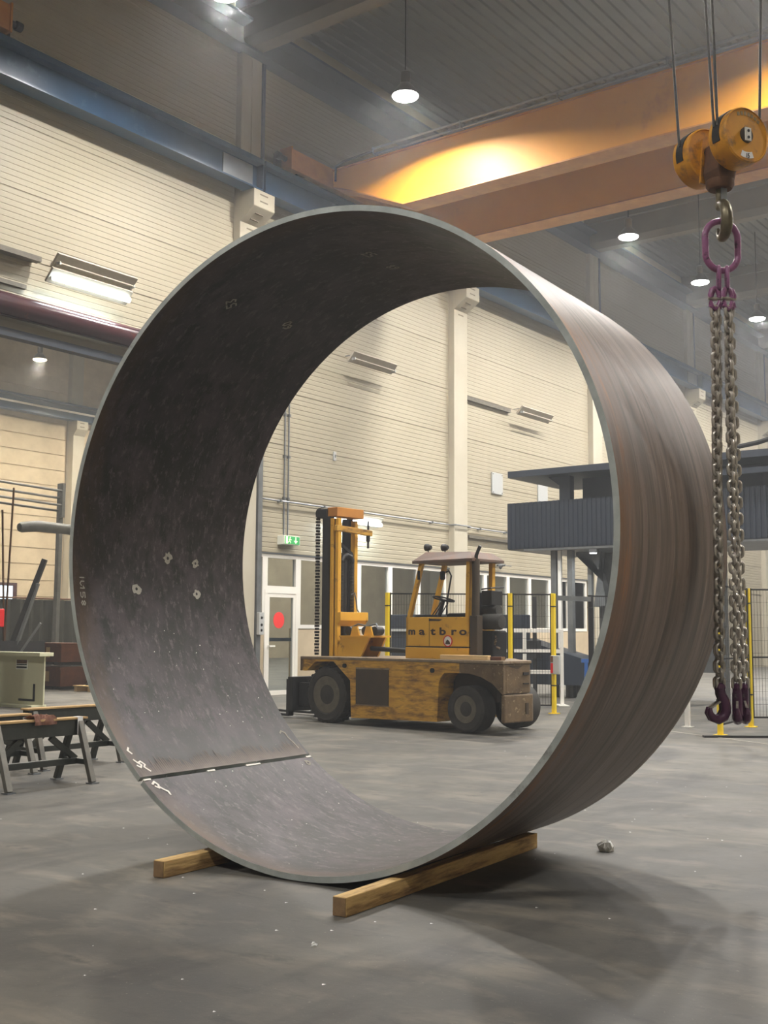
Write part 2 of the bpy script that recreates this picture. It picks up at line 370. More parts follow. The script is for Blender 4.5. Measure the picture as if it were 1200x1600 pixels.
# ---- back wall: backing, profiled panels, columns
b = MB()
b.box(X0, 19.5, YW + .03, YW + .25, 7.02, ZT + .1)
b.box(19.5, X1, YW + .03, YW + .25, 3.3, ZT + .1)
b.box(X0, 5.0, YW + .03, YW + .25, 0, 7.02)
b.box(36.3, X1, YW + .03, YW + .25, 0, 3.3)
wall_back = struct(b.build('wall_back', 'cladding'))
ZS = [3.295 + 1.2845 * i for i in range(10)]          # course joints
def panel_mesh(length):
    """one wall panel, eleven shallow grooves, deeper joint at the foot"""
    h = 1.2845; n = 11; p = h / n; prof = [(0.03, 0.0), (0.012, .004), (0.012, .012), (0.0, .018)]
    for i in range(1, n):
        z = i * p
        prof += [(0.0, z - .014), (.007, z - .006), (.007, z + .006), (0.0, z + .014)]
    prof += [(0.0, h - .006), (0.012, h - .002)]
    k = len(prof)
    vs = [(0, y, z) for y, z in prof] + [(length, y, z) for y, z in prof]
    return MB().add(vs, [(i, i + 1, k + i + 1, k + i) for i in range(k - 1)]).mesh('wall_panel', 'cladding')
pmesh = {}
BAYS = [(0.9 + .7, 9.71, 3), (9.71 + .7, 18.56, 3), (18.56 + .7, 27.45, 0), (27.45 + .7, 36.25, 0), (36.25 + .7, 45.05, 0), (45.05 + .7, 53.85, 0), (53.85 + .7, 62.6, 0)]
for x0, x1, c0 in BAYS:
    L = round(x1 - x0, 3)
    if L not in pmesh: pmesh[L] = panel_mesh(L)
    for i in range(c0, 9): put(pmesh[L], 'wall_panel', wall_back, (x0, YW, ZS[i]))
# dark drip strip under the cladding above the windows
struct(MB().box(19.5, 36.3, YW - .05, YW + .03, 3.27, 3.295).build('trim_1', 'galv'))
for cx in COLX:
    c = MB()
    c.box(cx, cx + .7, YW - .2, YW + .1, 0, 11.48)
    c.prism([(YW - .19, 10.78), (YW - .62, 11.08), (YW - .62, 11.48), (YW - .19, 11.48)], 'x', cx, cx + .7)
    co = struct(c.build('column', 'concrete_column', bevel=.015))
    u = MB(); u.box(cx + .04, cx + .36, YW - .14, YW + .05, 11.48, 15.0); u.box(cx + .38, cx + .7, YW - .14, YW + .05, 11.48, 15.0)
    u.build('upper_shaft', 'concrete_column', co)
    u2 = MB().box(cx + .74, cx + .82, YW - .16, YW + .02, 11.9, 15.0)
    u2.build('downpipe', 'eaves_steel', co)
    for (y, z) in ((-.622, 11.38), (-.622, 11.22)):
        MB().box(cx + .2, cx + .46, YW + y - .004, YW + y + .02, z - .014, z + .014).build('slot', 'seam_dark', co)
    MB().box(cx + .22, cx + .48, YW - .206, YW - .19, 10.66, 10.69).build('slot', 'seam_dark', co)
    for t in (.35, .7):
        y = YW - .62 + .43 * t; z = 11.08 - .3 * t
        MB().box(cx + .2, cx + .46, y - .02, y + .02, z - .012, z + .004).build('slot', 'seam_dark', co)
# crane runway beams, one length per bay
RB = [0.9] + COLX
for i, cx in enumerate(RB):
    a, bb = cx + .36, cx + 8.85 + .30
    rb = struct(MB().box(a, bb, YW - .44, YW - .41, 11.52, 12.12).build('runway_beam', 'blue_paint'))
    MB().box(a, bb, YW - .64, YW - .22, 12.10, 12.22).build('top_flange', 'blue_paint', rb)
    MB().box(a, bb, YW - .62, YW - .24, 11.485, 11.52).build('bottom_flange', 'blue_paint', rb)
    MB().box(a, bb, YW - .46, YW - .40, 12.22, 12.29).build('crane_rail', 'galv', rb)
    for x in (a + .01, bb - .03): MB().box(x, x + .02, YW - .63, YW - .25, 11.52, 12.1).build('stiffener', 'blue_paint', rb)
    MB().box(bb - 1.15, bb - .2, YW - .47, YW - .44, 11.58, 12.06).build('splice_plate', 'galv', rb)
# lintel above the wide opening to the next hall
struct(MB().box(5.0, 18.56, YW - .08, YW + .2, 6.98, 7.14).build('lintel_beam', 'concrete_column'))
dr = tag(MB().lathe([(.02, 10.5), (.22, 10.5), (.22, 18.5), (.02, 18.5)], (0, YW - .34, 7.36), 'x', 20).build('shutter_drum', 'maroon_gloss', smooth=True),
         'dark red glossy tube running along the wall above the wide opening', 'tube')
tag(MB().box(10.5, 18.5, YW - .30, YW - .10, 6.80, 6.95).build('door_track', 'dark_slate'), 'dark grey straight door track under the dark red tube', 'track')
# jamb frame right of column A with a control box
jb = struct(MB().box(19.28, 19.42, YW - .24, YW + .05, 0, 6.95).build('door_jamb', 'grey_steel'))
MB().box(19.42, 19.5, YW - .12, YW + .05, 0, 6.95).build('guide_rail', 'galv', jb)
cb = thing('control_box', 'small grey control box with dark buttons on the door jamb', 'control box', (19.36, YW - .25, 1.4))
MB().box(-.08, .08, -.08, 0.005, 0, .5).build('housing', 'wall_vent', cb, bevel=.01)
for z in (.1, .22, .38): MB().lathe([(.035, 0), (.035, .03), (.01, .03)], (0, -.08, z), 'y', 12).build('button', 'black_steel', cb).scale = (1, 1, 1)

# windows in the back wall
WC = [19.78, 20.95, 22.1, 23.3, 24.65, 25.95, 27.3]
WC2 = [28.43, 29.4, 30.72, 32.05, 33.35, 34.65, 35.95]
def window(n, xa, xb, za, zb, root=None):
    w = MB(); fw = .09; y0, y1 = YW - .02, YW + .08
    w.box(xa, xb, y0, y1, za, za + fw); w.box(xa, xb, y0, y1, zb - fw, zb); w.box(xa, xa + fw, y0, y1, za + fw, zb - fw); w.box(xb - fw, xb, y0, y1, za + fw, zb - fw)
    o = struct(w.build('window_%d' % n, 'frame_white'))
    MB().box(xa + fw, xb - fw, YW + .035, YW + .045, za + fw, zb - fw).build('pane', 'glass', o)
    return o
k = 1
window(k, 19.5, 19.78, 1.55, 3.27); k += 1
window(k, 19.78, 20.95, 2.44, 3.27); k += 1
for a, bb in list(zip(WC[1:-1], WC[2:])) + list(zip(WC2[:-1], WC2[1:])):
    window(k, a, bb, 1.55, 3.27); k += 1
window(k, 28.15, 28.43, 1.55, 3.27); k += 1
# parapet under the windows
pw = struct(MB().box(19.5, 19.78, YW + .08, YW + .25, 0, 1.55).box(20.95, 36.3, YW + .08, YW + .25, 0, 1.55).build('wall_parapet', 'concrete_panel'))
for xa, xb in ((19.5, 19.78), (20.95, 22.1), (22.11, 24.6), (24.61, 27.4), (28.2, 30.7), (30.71, 33.3), (33.31, 36.25)):
    MB().box(xa, xb, YW - .01, YW + .08, 0.02, 1.53).build('concrete_panel', 'concrete_panel', pw, bevel=.01)
d = struct(MB().box(19.78, 19.87, YW - .03, YW + .09, 0, 2.44).box(20.86, 20.95, YW - .03, YW + .09, 0, 2.44).box(19.87, 20.86, YW - .03, YW + .09, 2.36, 2.44).build('door_1', 'frame_white'))
lf = MB()
lf.box(19.87, 19.95, YW - .02, YW + .05, .02, 2.36); lf.box(20.78, 20.86, YW - .02, YW + .05, .02, 2.36)
lf.box(19.95, 20.78, YW - .02, YW + .05, .02, .12); lf.box(19.95, 20.78, YW - .02, YW + .05, 2.27, 2.36)
lf.build('leaf', 'frame_white', d)
MB().box(19.95, 20.78, YW + .01, YW + .02, .12, 2.27).build('pane', 'glass', d)
MB().box(19.95, 20.78, YW + .03, YW + .05, 1.25, 1.33).build('push_bar', 'galv', d)
hd = MB(); hd.box(19.9, 19.93, YW - .08, YW - .02, 1.12, 1.16); hd.box(19.9, 20.08, YW - .1, YW - .07, 1.12, 1.16); hd.build('handle', 'white_plain', d)
MB().lathe([(.19, 0), (.19, .006)], (20.3, YW - .002, 1.74), 'y', 28).build('warning_disc', 'red_dot', d, label='round red sticker on the door glass').scale = (1, 1, 1)
# ---- next hall: far wall of stacked concrete planks
wall_far = struct(MB().box(X0, X1, YF, YF + .3, 0, ZT + .2).build('wall_far', 'concrete_panel'))
plk = MB().box(0, 8.12, -.05, .01, .02, .73).mesh('wall_plank', 'concrete_panel')
for cx in (26.9, 35.07 + .7):
    for i in range(18):
        put(plk, 'wall_plank', wall_far, (cx, YF, .05 + i * .75))
for cx in (26.2, 35.07, 43.9):
    c = MB().box(cx, cx + .66, YF - .5, YF + .1, 0, 11.48).prism([(YF - .49, 10.78), (YF - .75, 11.08), (YF - .75, 11.48), (YF - .49, 11.48)], 'x', cx, cx + .66)
    c.box(cx, cx + .66, YF - .3, YF + .1, 11.48, 15.0)
    co = struct(c.build('column', 'concrete_column'))
    for z in (11.38, 11.2): MB().box(cx + .18, cx + .44, YF - .756, YF - .74, z - .02, z + .02).build('slot', 'seam_dark', co)
rb = struct(MB().box(X0, X1, YF - .46, YF - .42, 11.52, 12.15).build('runway_beam', 'blue_paint'))
MB().box(X0, X1, YF - .74, YF - .3, 12.15, 12.25).build('top_flange', 'blue_paint', rb)
MB().box(X0, X1, YF - .74, YF - .3, 11.48, 11.54).build('bottom_flange', 'blue_paint', rb)
MB().tube([(X0, YF - .8, 11.82), (X1, YF - .8, 11.82)], .05, 8).build('power_rail', 'white_paint', rb)
for cx in (17.4, 26.2, 35.07, 43.9):
    struct(MB().box(cx + .1, cx + .55, YW + .3, YF, 15.0, ZT + .1).build('roof_beam', 'roof_beam'))
wn = struct(MB().box(30.6, 32.5, YF - .12, YF - .02, 2.75, 2.88).box(30.6, 32.5, YF - .12, YF - .02, 3.5, 3.64).box(32.3, 32.5, YF - .12, YF - .02, 2.88, 3.5).box(31.4, 31.6, YF - .12, YF - .02, 2.88, 3.5).build('window_20', 'maroon_gloss'))
for xa, xb in ((30.6, 31.4), (31.6, 32.3)): MB().box(xa, xb, YF - .07, YF - .055, 2.88, 3.5).build('pane', 'daylight_pane', wn)
# closing walls out of view
struct(MB().box(X0 - .3, X0, Y0, YF, 0, ZT + .3).build('wall_left', 'wall_plain'))
struct(MB().box(X1, X1 + .3, Y0, YF, 0, ZT + .3).build('wall_right', 'wall_plain'))
struct(MB().box(X0, X1, Y0 - .3, Y0, 0, ZT + .3).build('wall_front', 'wall_plain'))

# ================================================================== LAMPS
def area_light(loc, power, size, color=(1, .965, .92), spread=math.radians(156), rot=(0, 0, 0)):
    d = bpy.data.lights.new('lamp_light', 'AREA'); d.shape = 'DISK'; d.size = size; d.energy = power; d.color = color; d.spread = spread
    o = bpy.data.objects.new('lamp_light', d); COL.objects.link(o); o.location = loc; o.rotation_euler = rot; return o
def lamp_parts(root, glow='lamp_glow'):
    MB().lathe([(.30, 0), (.29, .02), (.25, .10), (.16, .22), (.10, .28), (.10, .30)], n=24).build('reflector', 'lamp_metal', root, smooth=True)
    MB().lathe([(.285, 0), (.27, -.03), (.15, -.075), (.0001, -.09)], n=24).build('lens', glow, root, smooth=True)
    MB().lathe([(.09, .30), (.11, .33), (.11, .52), (.06, .56), (.015, .58)], n=16).build('gear_housing', 'lamp_metal', root, smooth=True)
    MB().tube([(0, 0, .56), (0, 0, ZT - LAMP_Z + .02)], .012, 6).build('suspension', 'black_steel', root)
lamp0 = None
LAB = ['bright round hall lamp at the top edge of the photo above the blue beam', 'bright round hall lamp hanging above the near end of the orange crane girder',
       'round hall lamp shining just under the orange girder, nearest to the ring top', 'round hall lamp directly beside the purple master link', 'round hall lamp on the far side of the chains, smallest of its row']
for i, (x, y) in enumerate(LAMPS_SEEN):
    if lamp0 is None:
        lamp0 = thing('high_bay_lamp', LAB[0], 'lamp', (x, y, LAMP_Z), 0, 'hall lamps'); lamp_parts(lamp0)
    else:
        c = copy_tree(lamp0); c.location = (x, y, LAMP_Z); c['label'] = LAB[i]
    area_light((x, y, LAMP_Z - .1), LAMP_W, .5)
for x, y in LAMPS_REST: area_light((x, y, LAMP_Z - .1), LAMP_W, .5)
for i, (x, y) in enumerate(LAMPS_NEXT_HALL):
    area_light((x, y, LAMP_Z - .1), LAMP_W * .8, .5, (1, .92, .78))
c = copy_tree(lamp0); c.location = (30.04, 40.7, LAMP_Z); c['label'] = 'small warm hall lamp seen through the wide opening under the dark red tube'
for ch in c.children:
    if ch.name.startswith('suspension'): ch.scale = (1, 1, 1.031)
    if ch.name.startswith('lens'): ch.data = ch.data.copy(); ch.data.materials[0] = MATS['lamp_glow_warm']

# wall luminaires: shallow trays with tubes
def wall_luminaire(label, loc, length, lit, tilt=0.5):
    t = thing('wall_luminaire', label, 'light fixture', loc, 0, 'tube light fixtures on the cream wall')
    b = MB().prism([(-.16, .10), (.06, -.13), (.10, -.09), (-.12, .14)], 'x', -length / 2, length / 2)
    b.build('tray', 'lamp_tray', t, bevel=.008)
    for s in (-1, 1):
        MB().tube([(s * length * .36, .0, .02), (s * length * .36, .12, .1), (s * length * .36, -loc[1] + YW, .1)], .012, 6).build('bracket', 'galv', t)
    MB().tube([(-length / 2 + .05, -.10, -.06), (length / 2 - .05, -.10, -.06)], .05 if lit else .02, 10).build('tube', 'tube_glow' if lit else 'lamp_tray', t, smooth=True)
    for s in (-1, 1): MB().box(s * (length / 2 - .07) - .02, s * (length / 2 - .07) + .02, -.13, -.03, -.09, -.03).build('tube_holder', 'wall_vent', t)
    return t
wall_luminaire('unlit grey tube fixture directly above the glowing one on the cream wall', (14.3, YW - .42, 8.42), 1.95, False)
wall_luminaire('glowing white tube fixture high on the cream wall above the dark red tube', (14.2, YW - .40, 8.12), 1.95, True)
wall_luminaire('unlit grey tube fixture seen through the ring, nearer of two high on the wall', (23.35, YW - .35, 8.38), 1.85, False)
wall_luminaire('unlit grey tube fixture on the wall right of the concrete column behind the ring', (31.85, YW - .35, 8.35), 2.0, False)
wall_luminaire('glowing tube fixture on the wall behind the forklift mast', (22.9, YW - .2, 4.28), 2.0, True)
lt = bpy.data.lights.new('tube_light', 'AREA'); lt.shape = 'RECTANGLE'; lt.size = 1.8; lt.size_y = .1; lt.energy = 25; lt.color = (.8, .93, 1)
for loc in ((14.2, YW - .5, 7.93), (22.9, YW - .32, 4.08)):
    o = bpy.data.objects.new('tube_light', lt); COL.objects.link(o); o.location = loc; o.rotation_euler = (math.radians(25), 0, 0)

# conduits and small fixtures on the wall
def conduit(label, pts, r=.025, clips=()):
    t = thing('conduit', label, 'conduit', (0, 0, 0), 0)
    MB().tube(pts, r, 8).build('pipe', 'galv', t, smooth=True)
    for p in clips: MB().box(p[0] - .03, p[0] + .03, p[1] - .035, YW, p[2] - .03, p[2] + .03).build('clip', 'grey_steel', t)
    return t
conduit('thin horizontal conduit along the cream wall above the windows', [(19.55, YW - .09, 4.52), (27.4, YW - .09, 4.52), (27.45, YW - .26, 4.52), (28.2, YW - .26, 4.52), (28.25, YW - .09, 4.52), (33, YW - .09, 4.52)], .02, [(20.2, YW - .09, 4.52), (21.8, YW - .09, 4.52), (26.5, YW - .09, 4.52), (29.0, YW - .09, 4.52), (30.5, YW - .09, 4.52)])
conduit('pale vertical conduit dropping to the exit sign, nearer of two', [(20.38, YW - .04, 3.7), (20.38, YW - .04, 8.2)], .018, [(20.38, YW - .04, z) for z in (4.6, 5.6, 6.6)])
conduit('pale vertical conduit dropping to the exit sign, farther of two', [(20.52, YW - .04, 3.7), (20.52, YW - .04, 8.2)], .018, [(20.52, YW - .04, z) for z in (4.6, 5.6, 6.6)])
tag(MB().box(28.4, 34.0, YW - .1, YW, 4.22, 4.30).build('cable_tray', 'rim_steel'), 'dark flat cable tray on the wall left of the dark machine enclosure', 'cable tray')
tag(MB().box(10.2, 13.15, YW - .3, YW - .14, 8.36, 8.46).box(10.2, 13.15, YW - .14, YW, 8.40, 8.42).build('cable_tray', 'rim_steel'), 'grey cable channel ending at the two stacked tube fixtures', 'cable tray')
tag(MB().box(10.2, 13.0, YW - .08, YW, 7.84, 7.92).build('cable_tray', 'rim_steel'), 'lower grey cable channel just above the dark red tube', 'cable tray')
tag(MB().box(28.2, 30.8, YW - .1, YW, 8.28, 8.4).build('cable_tray', 'rim_steel'), 'grey cable channel from the concrete column to the farther unlit tube fixture', 'cable tray')
for i, (xa, za, lab) in enumerate(((29.77, 5.66, 'pale grey square cover plate on the cream wall'), (32.6, 5.64, 'pale grey square plate behind the dark roof slab'))):
    t = thing('cover_plate', lab, 'cover plate', (xa, YW, za)); MB().box(0, .62, -.05, 0, 0, .65).build('plate', 'wall_vent', t, bevel=.01)
    for p in ((.05, .05), (.57, .05), (.05, .6), (.57, .6)): MB().box(p[0] - .015, p[0] + .015, -.06, -.05, p[1] - .015, p[1] + .015).build('screw', 'grey_steel', t)
t = thing('wall_switch', 'tiny grey switch plate high on the cream wall', 'switch', (22.27, YW, 5.73)); MB().box(-.05, .05, -.04, 0, 0, .23).build('plate', 'wall_vent', t, bevel=.01); MB().box(-.02, .02, -.05, -.04, .08, .15).build('rocker', 'grey_steel', t)
t = thing('wall_horn', 'small grey horn on the wall beside the cab roof', 'horn', (30.1, YW, 3.5)); MB().lathe([(.12, -.12), (.04, -.2), (.03, -.3)], axis='y', n=14).build('bell', 'grey_steel', t); MB().box(-.03, .03, -.12, 0, -.03, .03).build('mount', 'grey_steel', t); MB().tube([(.0, -.2, 0), (.5, -.2, .0)], .015, 6).build('stem', 'grey_steel', t)
# exit sign
t = thing('exit_sign', 'lit green and white running-man exit sign above the glass door', 'exit sign', (20.2, YW, 3.5))
MB().box(0, .56, -.22, 0, 0, .21).build('housing', 'sign_white', t, bevel=.006)
MB().box(.02, .54, -.226, -.221, .015, .195).build('face', 'sign_green', t)
p = MB()
p.lathe([(.018, 0), (.018, .003)], (.20, -.231, .165), 'y', 12)
p.bar((.20, -.2285, .14), (.18, -.2285, .09), .004, .03, (1, 0, 0)); p.bar((.18, -.2285, .09), (.22, -.2285, .06), .004, .018, (1, 0, 0)); p.bar((.22, -.2285, .06), (.215, -.2285, .03), .004, .014, (1, 0, 0))
p.bar((.18, -.2285, .09), (.15, -.2285, .06), .004, .018, (1, 0, 0)); p.bar((.15, -.2285, .06), (.11, -.2285, .05), .004, .014, (1, 0, 0))
p.bar((.2, -.2285, .135), (.25, -.2285, .11), .004, .014, (1, 0, 0)); p.bar((.195, -.2285, .135), (.15, -.2285, .12), .004, .014, (1, 0, 0))
p.build('running_man', 'sign_lit', t)
p = MB(); p.box(.05, .12, -.231, -.227, .02, .19); p.build('doorway_mark', 'sign_lit', t)
p = MB(); p.box(.385, .415, -.231, -.227, .09, .185); p.prism([(.33, .10), (.47, .10), (.40, .03)], 'y', -.231, -.227); p.build('arrow', 'sign_lit', t)

# ================================================================== OVERHEAD CRANES
def overhead_crane(label, xg, end_lo, end_hi, ytop=17.15):
    """double girder crane; xg = near faces of the two girders"""
    t = thing('overhead_crane', label, 'crane', (0, 0, 0))
    for gi, gx in enumerate(xg):
        g = MB().prism([(Y0 + 1, 12.72), (ytop + .3, 12.72), (ytop + .3, 12.30), (16.92, 12.13), (15.3, 11.43), (Y0 + 1, 11.43)], 'x', gx + .05, gx + .5)
        go = g.build('girder', 'orange_paint', t, bevel=.01)
        MB().box(gx, gx + .58, Y0 + 1, 15.3, 11.40, 11.43).build('bottom_flange', 'orange_worn', go)
        MB().prism([(15.3, 11.40), (16.92, 12.10), (17.4, 12.27), (17.4, 12.30), (16.92, 12.13), (15.3, 11.43)], 'x', gx, gx + .58).build('end_flange', 'orange_worn', go)
        MB().box(gx, gx + .58, Y0 + 1, ytop + .3, 12.72, 12.75).build('top_flange', 'orange_worn', go)
        MB().box(gx + .26, gx + .31, Y0 + 1, ytop, 12.75, 12.8).build('trolley_rail', 'galv', go)
        if gi == 0:
            for dx, dz in ((-.16, .0), (-.08, -.10)):
                MB().tube([(gx + dx, Y0 + 1, 12.88 + dz), (gx + dx, 16.1, 12.88 + dz)], .028, 8).build('conduit_pipe', 'galv', go, smooth=True)
            y = 16.05
            while y > Y0 + 2:
                MB().box(gx - .19, gx + .06, y - .015, y + .015, 12.745, 12.775).box(gx - .19, gx - .165, y - .015, y + .015, 12.775, 12.92).build('pipe_clamp', 'galv', go)
                y -= 2.45
            MB().tube([(gx - .1, 16.1, 12.85), (gx - .1, 17.0, 12.82), (gx - .1, 17.25, 12.75), (gx - .05, 17.3, 12.4)], .03, 8).build('cable_loop', 'black_steel', go)
    e = MB().box(end_lo, end_hi, YW - .60, YW - .26, 12.36, 12.86).build('end_carriage', 'orange_worn', t, bevel=.012)
    for x, s in ((end_lo, -1), (end_hi, 1)):
        MB().box(x, x + s * .04, YW - .62, YW - .24, 12.34, 12.9).build('end_plate', 'orange_worn', e)
        MB().lathe([(.06, 0), (.06, .18), (.09, .2), (.09, .32), (.02, .33)] if s > 0 else [(.02, -.33), (.09, -.32), (.09, -.2), (.06, -.18), (.06, 0)], (x + s * .04, YW - .43, 12.62), 'x', 14).build('buffer', 'black_steel', e)
        MB().lathe([(.02, -.05), (.2, -.05), (.2, .05), (.02, .05)], (x - s * .45, YW - .43, 12.49), 'y', 20).build('wheel', 'black_steel', e)
        MB().box(x + s * .02, x + s * .22, YW - .3, YW - .2, 12.3, 12.75).build('rail_sweep', 'black_steel', e)
    return t
overhead_crane('orange double girder overhead crane spanning the hall above the ring', (21.2, 24.05), 19.86, 25.6)
c2 = overhead_crane('nearer orange overhead crane that carries the yellow hook block', (5.35, 7.55), 3.4, 12.05)
tr = MB().box(5.45, 8.05, 1.4, 3.5, 12.85, 13.1).build('trolley', 'orange_worn', c2)
MB().lathe([(.02, 1.6), (.25, 1.6), (.25, 3.3), (.02, 3.3)], (6.73, 0, 12.95), 'y', 20).build('hoist_drum', 'black_steel', tr)

# ---- hook block
HX, HY = 6.73, 2.46
t = thing('hook_block', 'yellow two-sheave crane hook block with steel hook hanging on wire ropes', 'hook block', (HX, HY, 4.42), math.radians(-28))
R = .172
for s, yy in ((-1, -.165), (1, .165)):
    cvr = MB().lathe([(.0001, -.07), (R * .93, -.07), (R * .95, -.078), (R, -.07), (R, .062), (R * .94, .074), (R * .5, .08), (.0001, .08)], (0, yy, 0), 'y', 40).build('sheave_cover', 'yellow_block', t, smooth=True)
    # dark rope slot around the upper camera-side of the rim
    sl = MB(); n = 12
    for k in range(n):
        a0 = math.radians(104 + 92 * k / n); a1 = math.radians(104 + 92 * (k + 1) / n)
        vs = []
        for a in (a0, a1):
            for rr in (R - .02, R + .004):
                for y2 in (-.03, .03): vs.append((rr * math.cos(a), yy + y2, rr * math.sin(a)))
        sl.add(vs, [(0, 1, 3, 2), (4, 6, 7, 5), (2, 3, 7, 6), (0, 4, 5, 1), (0, 2, 6, 4), (1, 5, 7, 3)])
    sl.build('rope_slot', 'black_steel', cvr)
    if s < 0:
        MB().lathe([(.048, 0), (.048, .008)], (0, yy - .077, .0), 'y', 20).build('axle_recess', 'grime', cvr)
        MB().box(-.022, .022, yy - .09, yy - .082, -.04, .04).build('axle_keeper', 'white_paint', cvr)
        for z in (-.02, .02): MB().lathe([(.009, 0), (.009, .004)], (0, yy - .093, z), 'y', 10).build('bolt', 'black_steel', cvr)
        pl = MB(); n = 8
        for k in range(n):
            a0 = math.radians(250 + 42 * k / n); a1 = math.radians(250 + 42 * (k + 1) / n)
            pl.add([(rr * math.cos(a), yy - .0725, rr * math.sin(a)) for a in (a0, a1) for rr in (.105, .143)], [(0, 1, 3, 2)])
        pl.build('rating_label', 'paper', cvr)
        sm = MB()
        for k in range(7):
            a = math.radians(48 + 11 * k); sm.bar((.135 * math.cos(a), yy - .071, .122 * math.sin(a)), (.146 * math.cos(a), yy - .071, .146 * math.sin(a)), .003, .018, (math.sin(a), 0, -math.cos(a)))
        sm.build('worn_lettering', 'worn_print', cvr)
        for px, ch in ((-.012, '1'), (.004, '5')):
            cu = bpy.data.curves.new('rating', 'FONT'); cu.body = ch; cu.size = .04; cu.align_x = 'CENTER'; cu.extrude = .0005
            o = text_mesh('rating_digit', cu); o.parent = cvr; o.location = (px + .008, yy - .074, -.14); o.rotation_euler = (PI / 2, 0, 0); o.data.materials.clear(); o.data.materials.append(MATS['black_steel'])
MB().tube([(0, -.1, -.0), (0, .1, -.0)], .05, 14).build('axle', 'black_steel', t, smooth=True)
MB().prism([(-.05, .03), (.05, .03), (.075, -.15), (.05, -.235), (-.05, -.235), (-.075, -.15)], 'y', -.07, .07).build('cross_head', 'rust_brown', t, bevel=.012)
MB().prism([(-.06, .09), (.06, .09), (.085, -.2), (-.085, -.2)], 'y', .078, .09).build('side_plate', 'yellow_block', t)
MB().lathe([(.07, -.255), (.085, -.235), (.085, -.20), (.05, -.19)], n=18).build('bearing_collar', 'rust_brown', t, smooth=True)
# hook: shank and curl in the x-z plane turned to show its side
hp = []; hr = []
hp += [(0, 0, -.24), (0, 0, -.29), (0, 0, -.33)]; hr += [.027, .027, .029]
for k in range(15):
    a = math.radians(110 - 275 * k / 14); hp.append((.085 * math.cos(a) * .8 + .02, 0, -.46 + .105 * math.sin(a))); hr.append([.03, .031, .032, .033, .034, .035, .036, .036, .035, .033, .03, .026, .022, .017, .01][k])
hk = MB().tube(hp, hr, 14).build('hook', 'hook_steel', t, smooth=True); hk.rotation_euler = (0, 0, math.radians(252))
lt_ = MB().bar((.0, 0, -.33), (.085, 0, -.46), .02, .025).build('safety_latch', 'galv', t); lt_.rotation_euler = (0, 0, math.radians(252))
MB().box(-.022, .022, -.036, -.03, -.34, -.25).build('hook_tag', 'galv', t)
for (x0, y0, z0), (x1, y1, z1) in (((-.17, .165, .05), (-.55, .3, 8.42)), ((-.17, -.15, .05), (-.50, -.02, 8.42)), ((-.17, -.18, .05), (-.3, -.12, 8.42)), ((.17, -.165, .05), (.35, -.42, 8.42))):
    MB().tube([(x0, y0, z0), (x1, y1, z1)], .0085, 8).build('wire_rope', 'wire_rope', t, smooth=True)

# ---- four-leg chain sling
sg = thing('chain_sling', 'four-leg chain sling with purple master link and purple hooks', 'chain sling', (HX, HY, 3.81))
vd = math.radians(-53)                                   # faces the master link broadside to the aisle
def oval(rx, rz, r, n=28, straight=0.0, nseg=10):
    pts = []
    for k in range(n):
        a = 2 * PI * k / n; z = rz * math.sin(a); x = rx * math.cos(a)
        pts.append((x, 0, z + (straight if math.sin(a) >= 0 else -straight)))
    return MB().tube(pts, r, nseg, closed=True)
ml = oval(.105, .105, .0205, 32, .05).build('master_link', 'purple_paint', sg, smooth=True); ml.rotation_euler = (0, 0, vd + math.radians(8))
ax_r = Vector((math.cos(vd), math.sin(vd), 0)); ax_f = Vector((-math.sin(vd), math.cos(vd), 0))
LEGS = [(-.072, -.01, -.058, -.02), (-.05, .03, -.05, .045), (.035, -.02, .012, -.02), (.06, .03, .055, .02)]
for s, off in ((-1, -.022), (1, .028)):
    p = ax_r * off
    sl = oval(.028, .035, .0125, 22, .038).build('intermediate_link', 'purple_paint', sg, smooth=True)
    sl.location = (p.x, p.y, -.205); sl.rotation_euler = (0, math.radians(s * 5), vd + math.radians(80))
link_me = None
def link_mesh():
    return oval(.0228, .0175, .0104, 18, .0155, 8).mesh('chain_link', 'chain_steel', True)
link_me = link_mesh()
PITCH = .0485
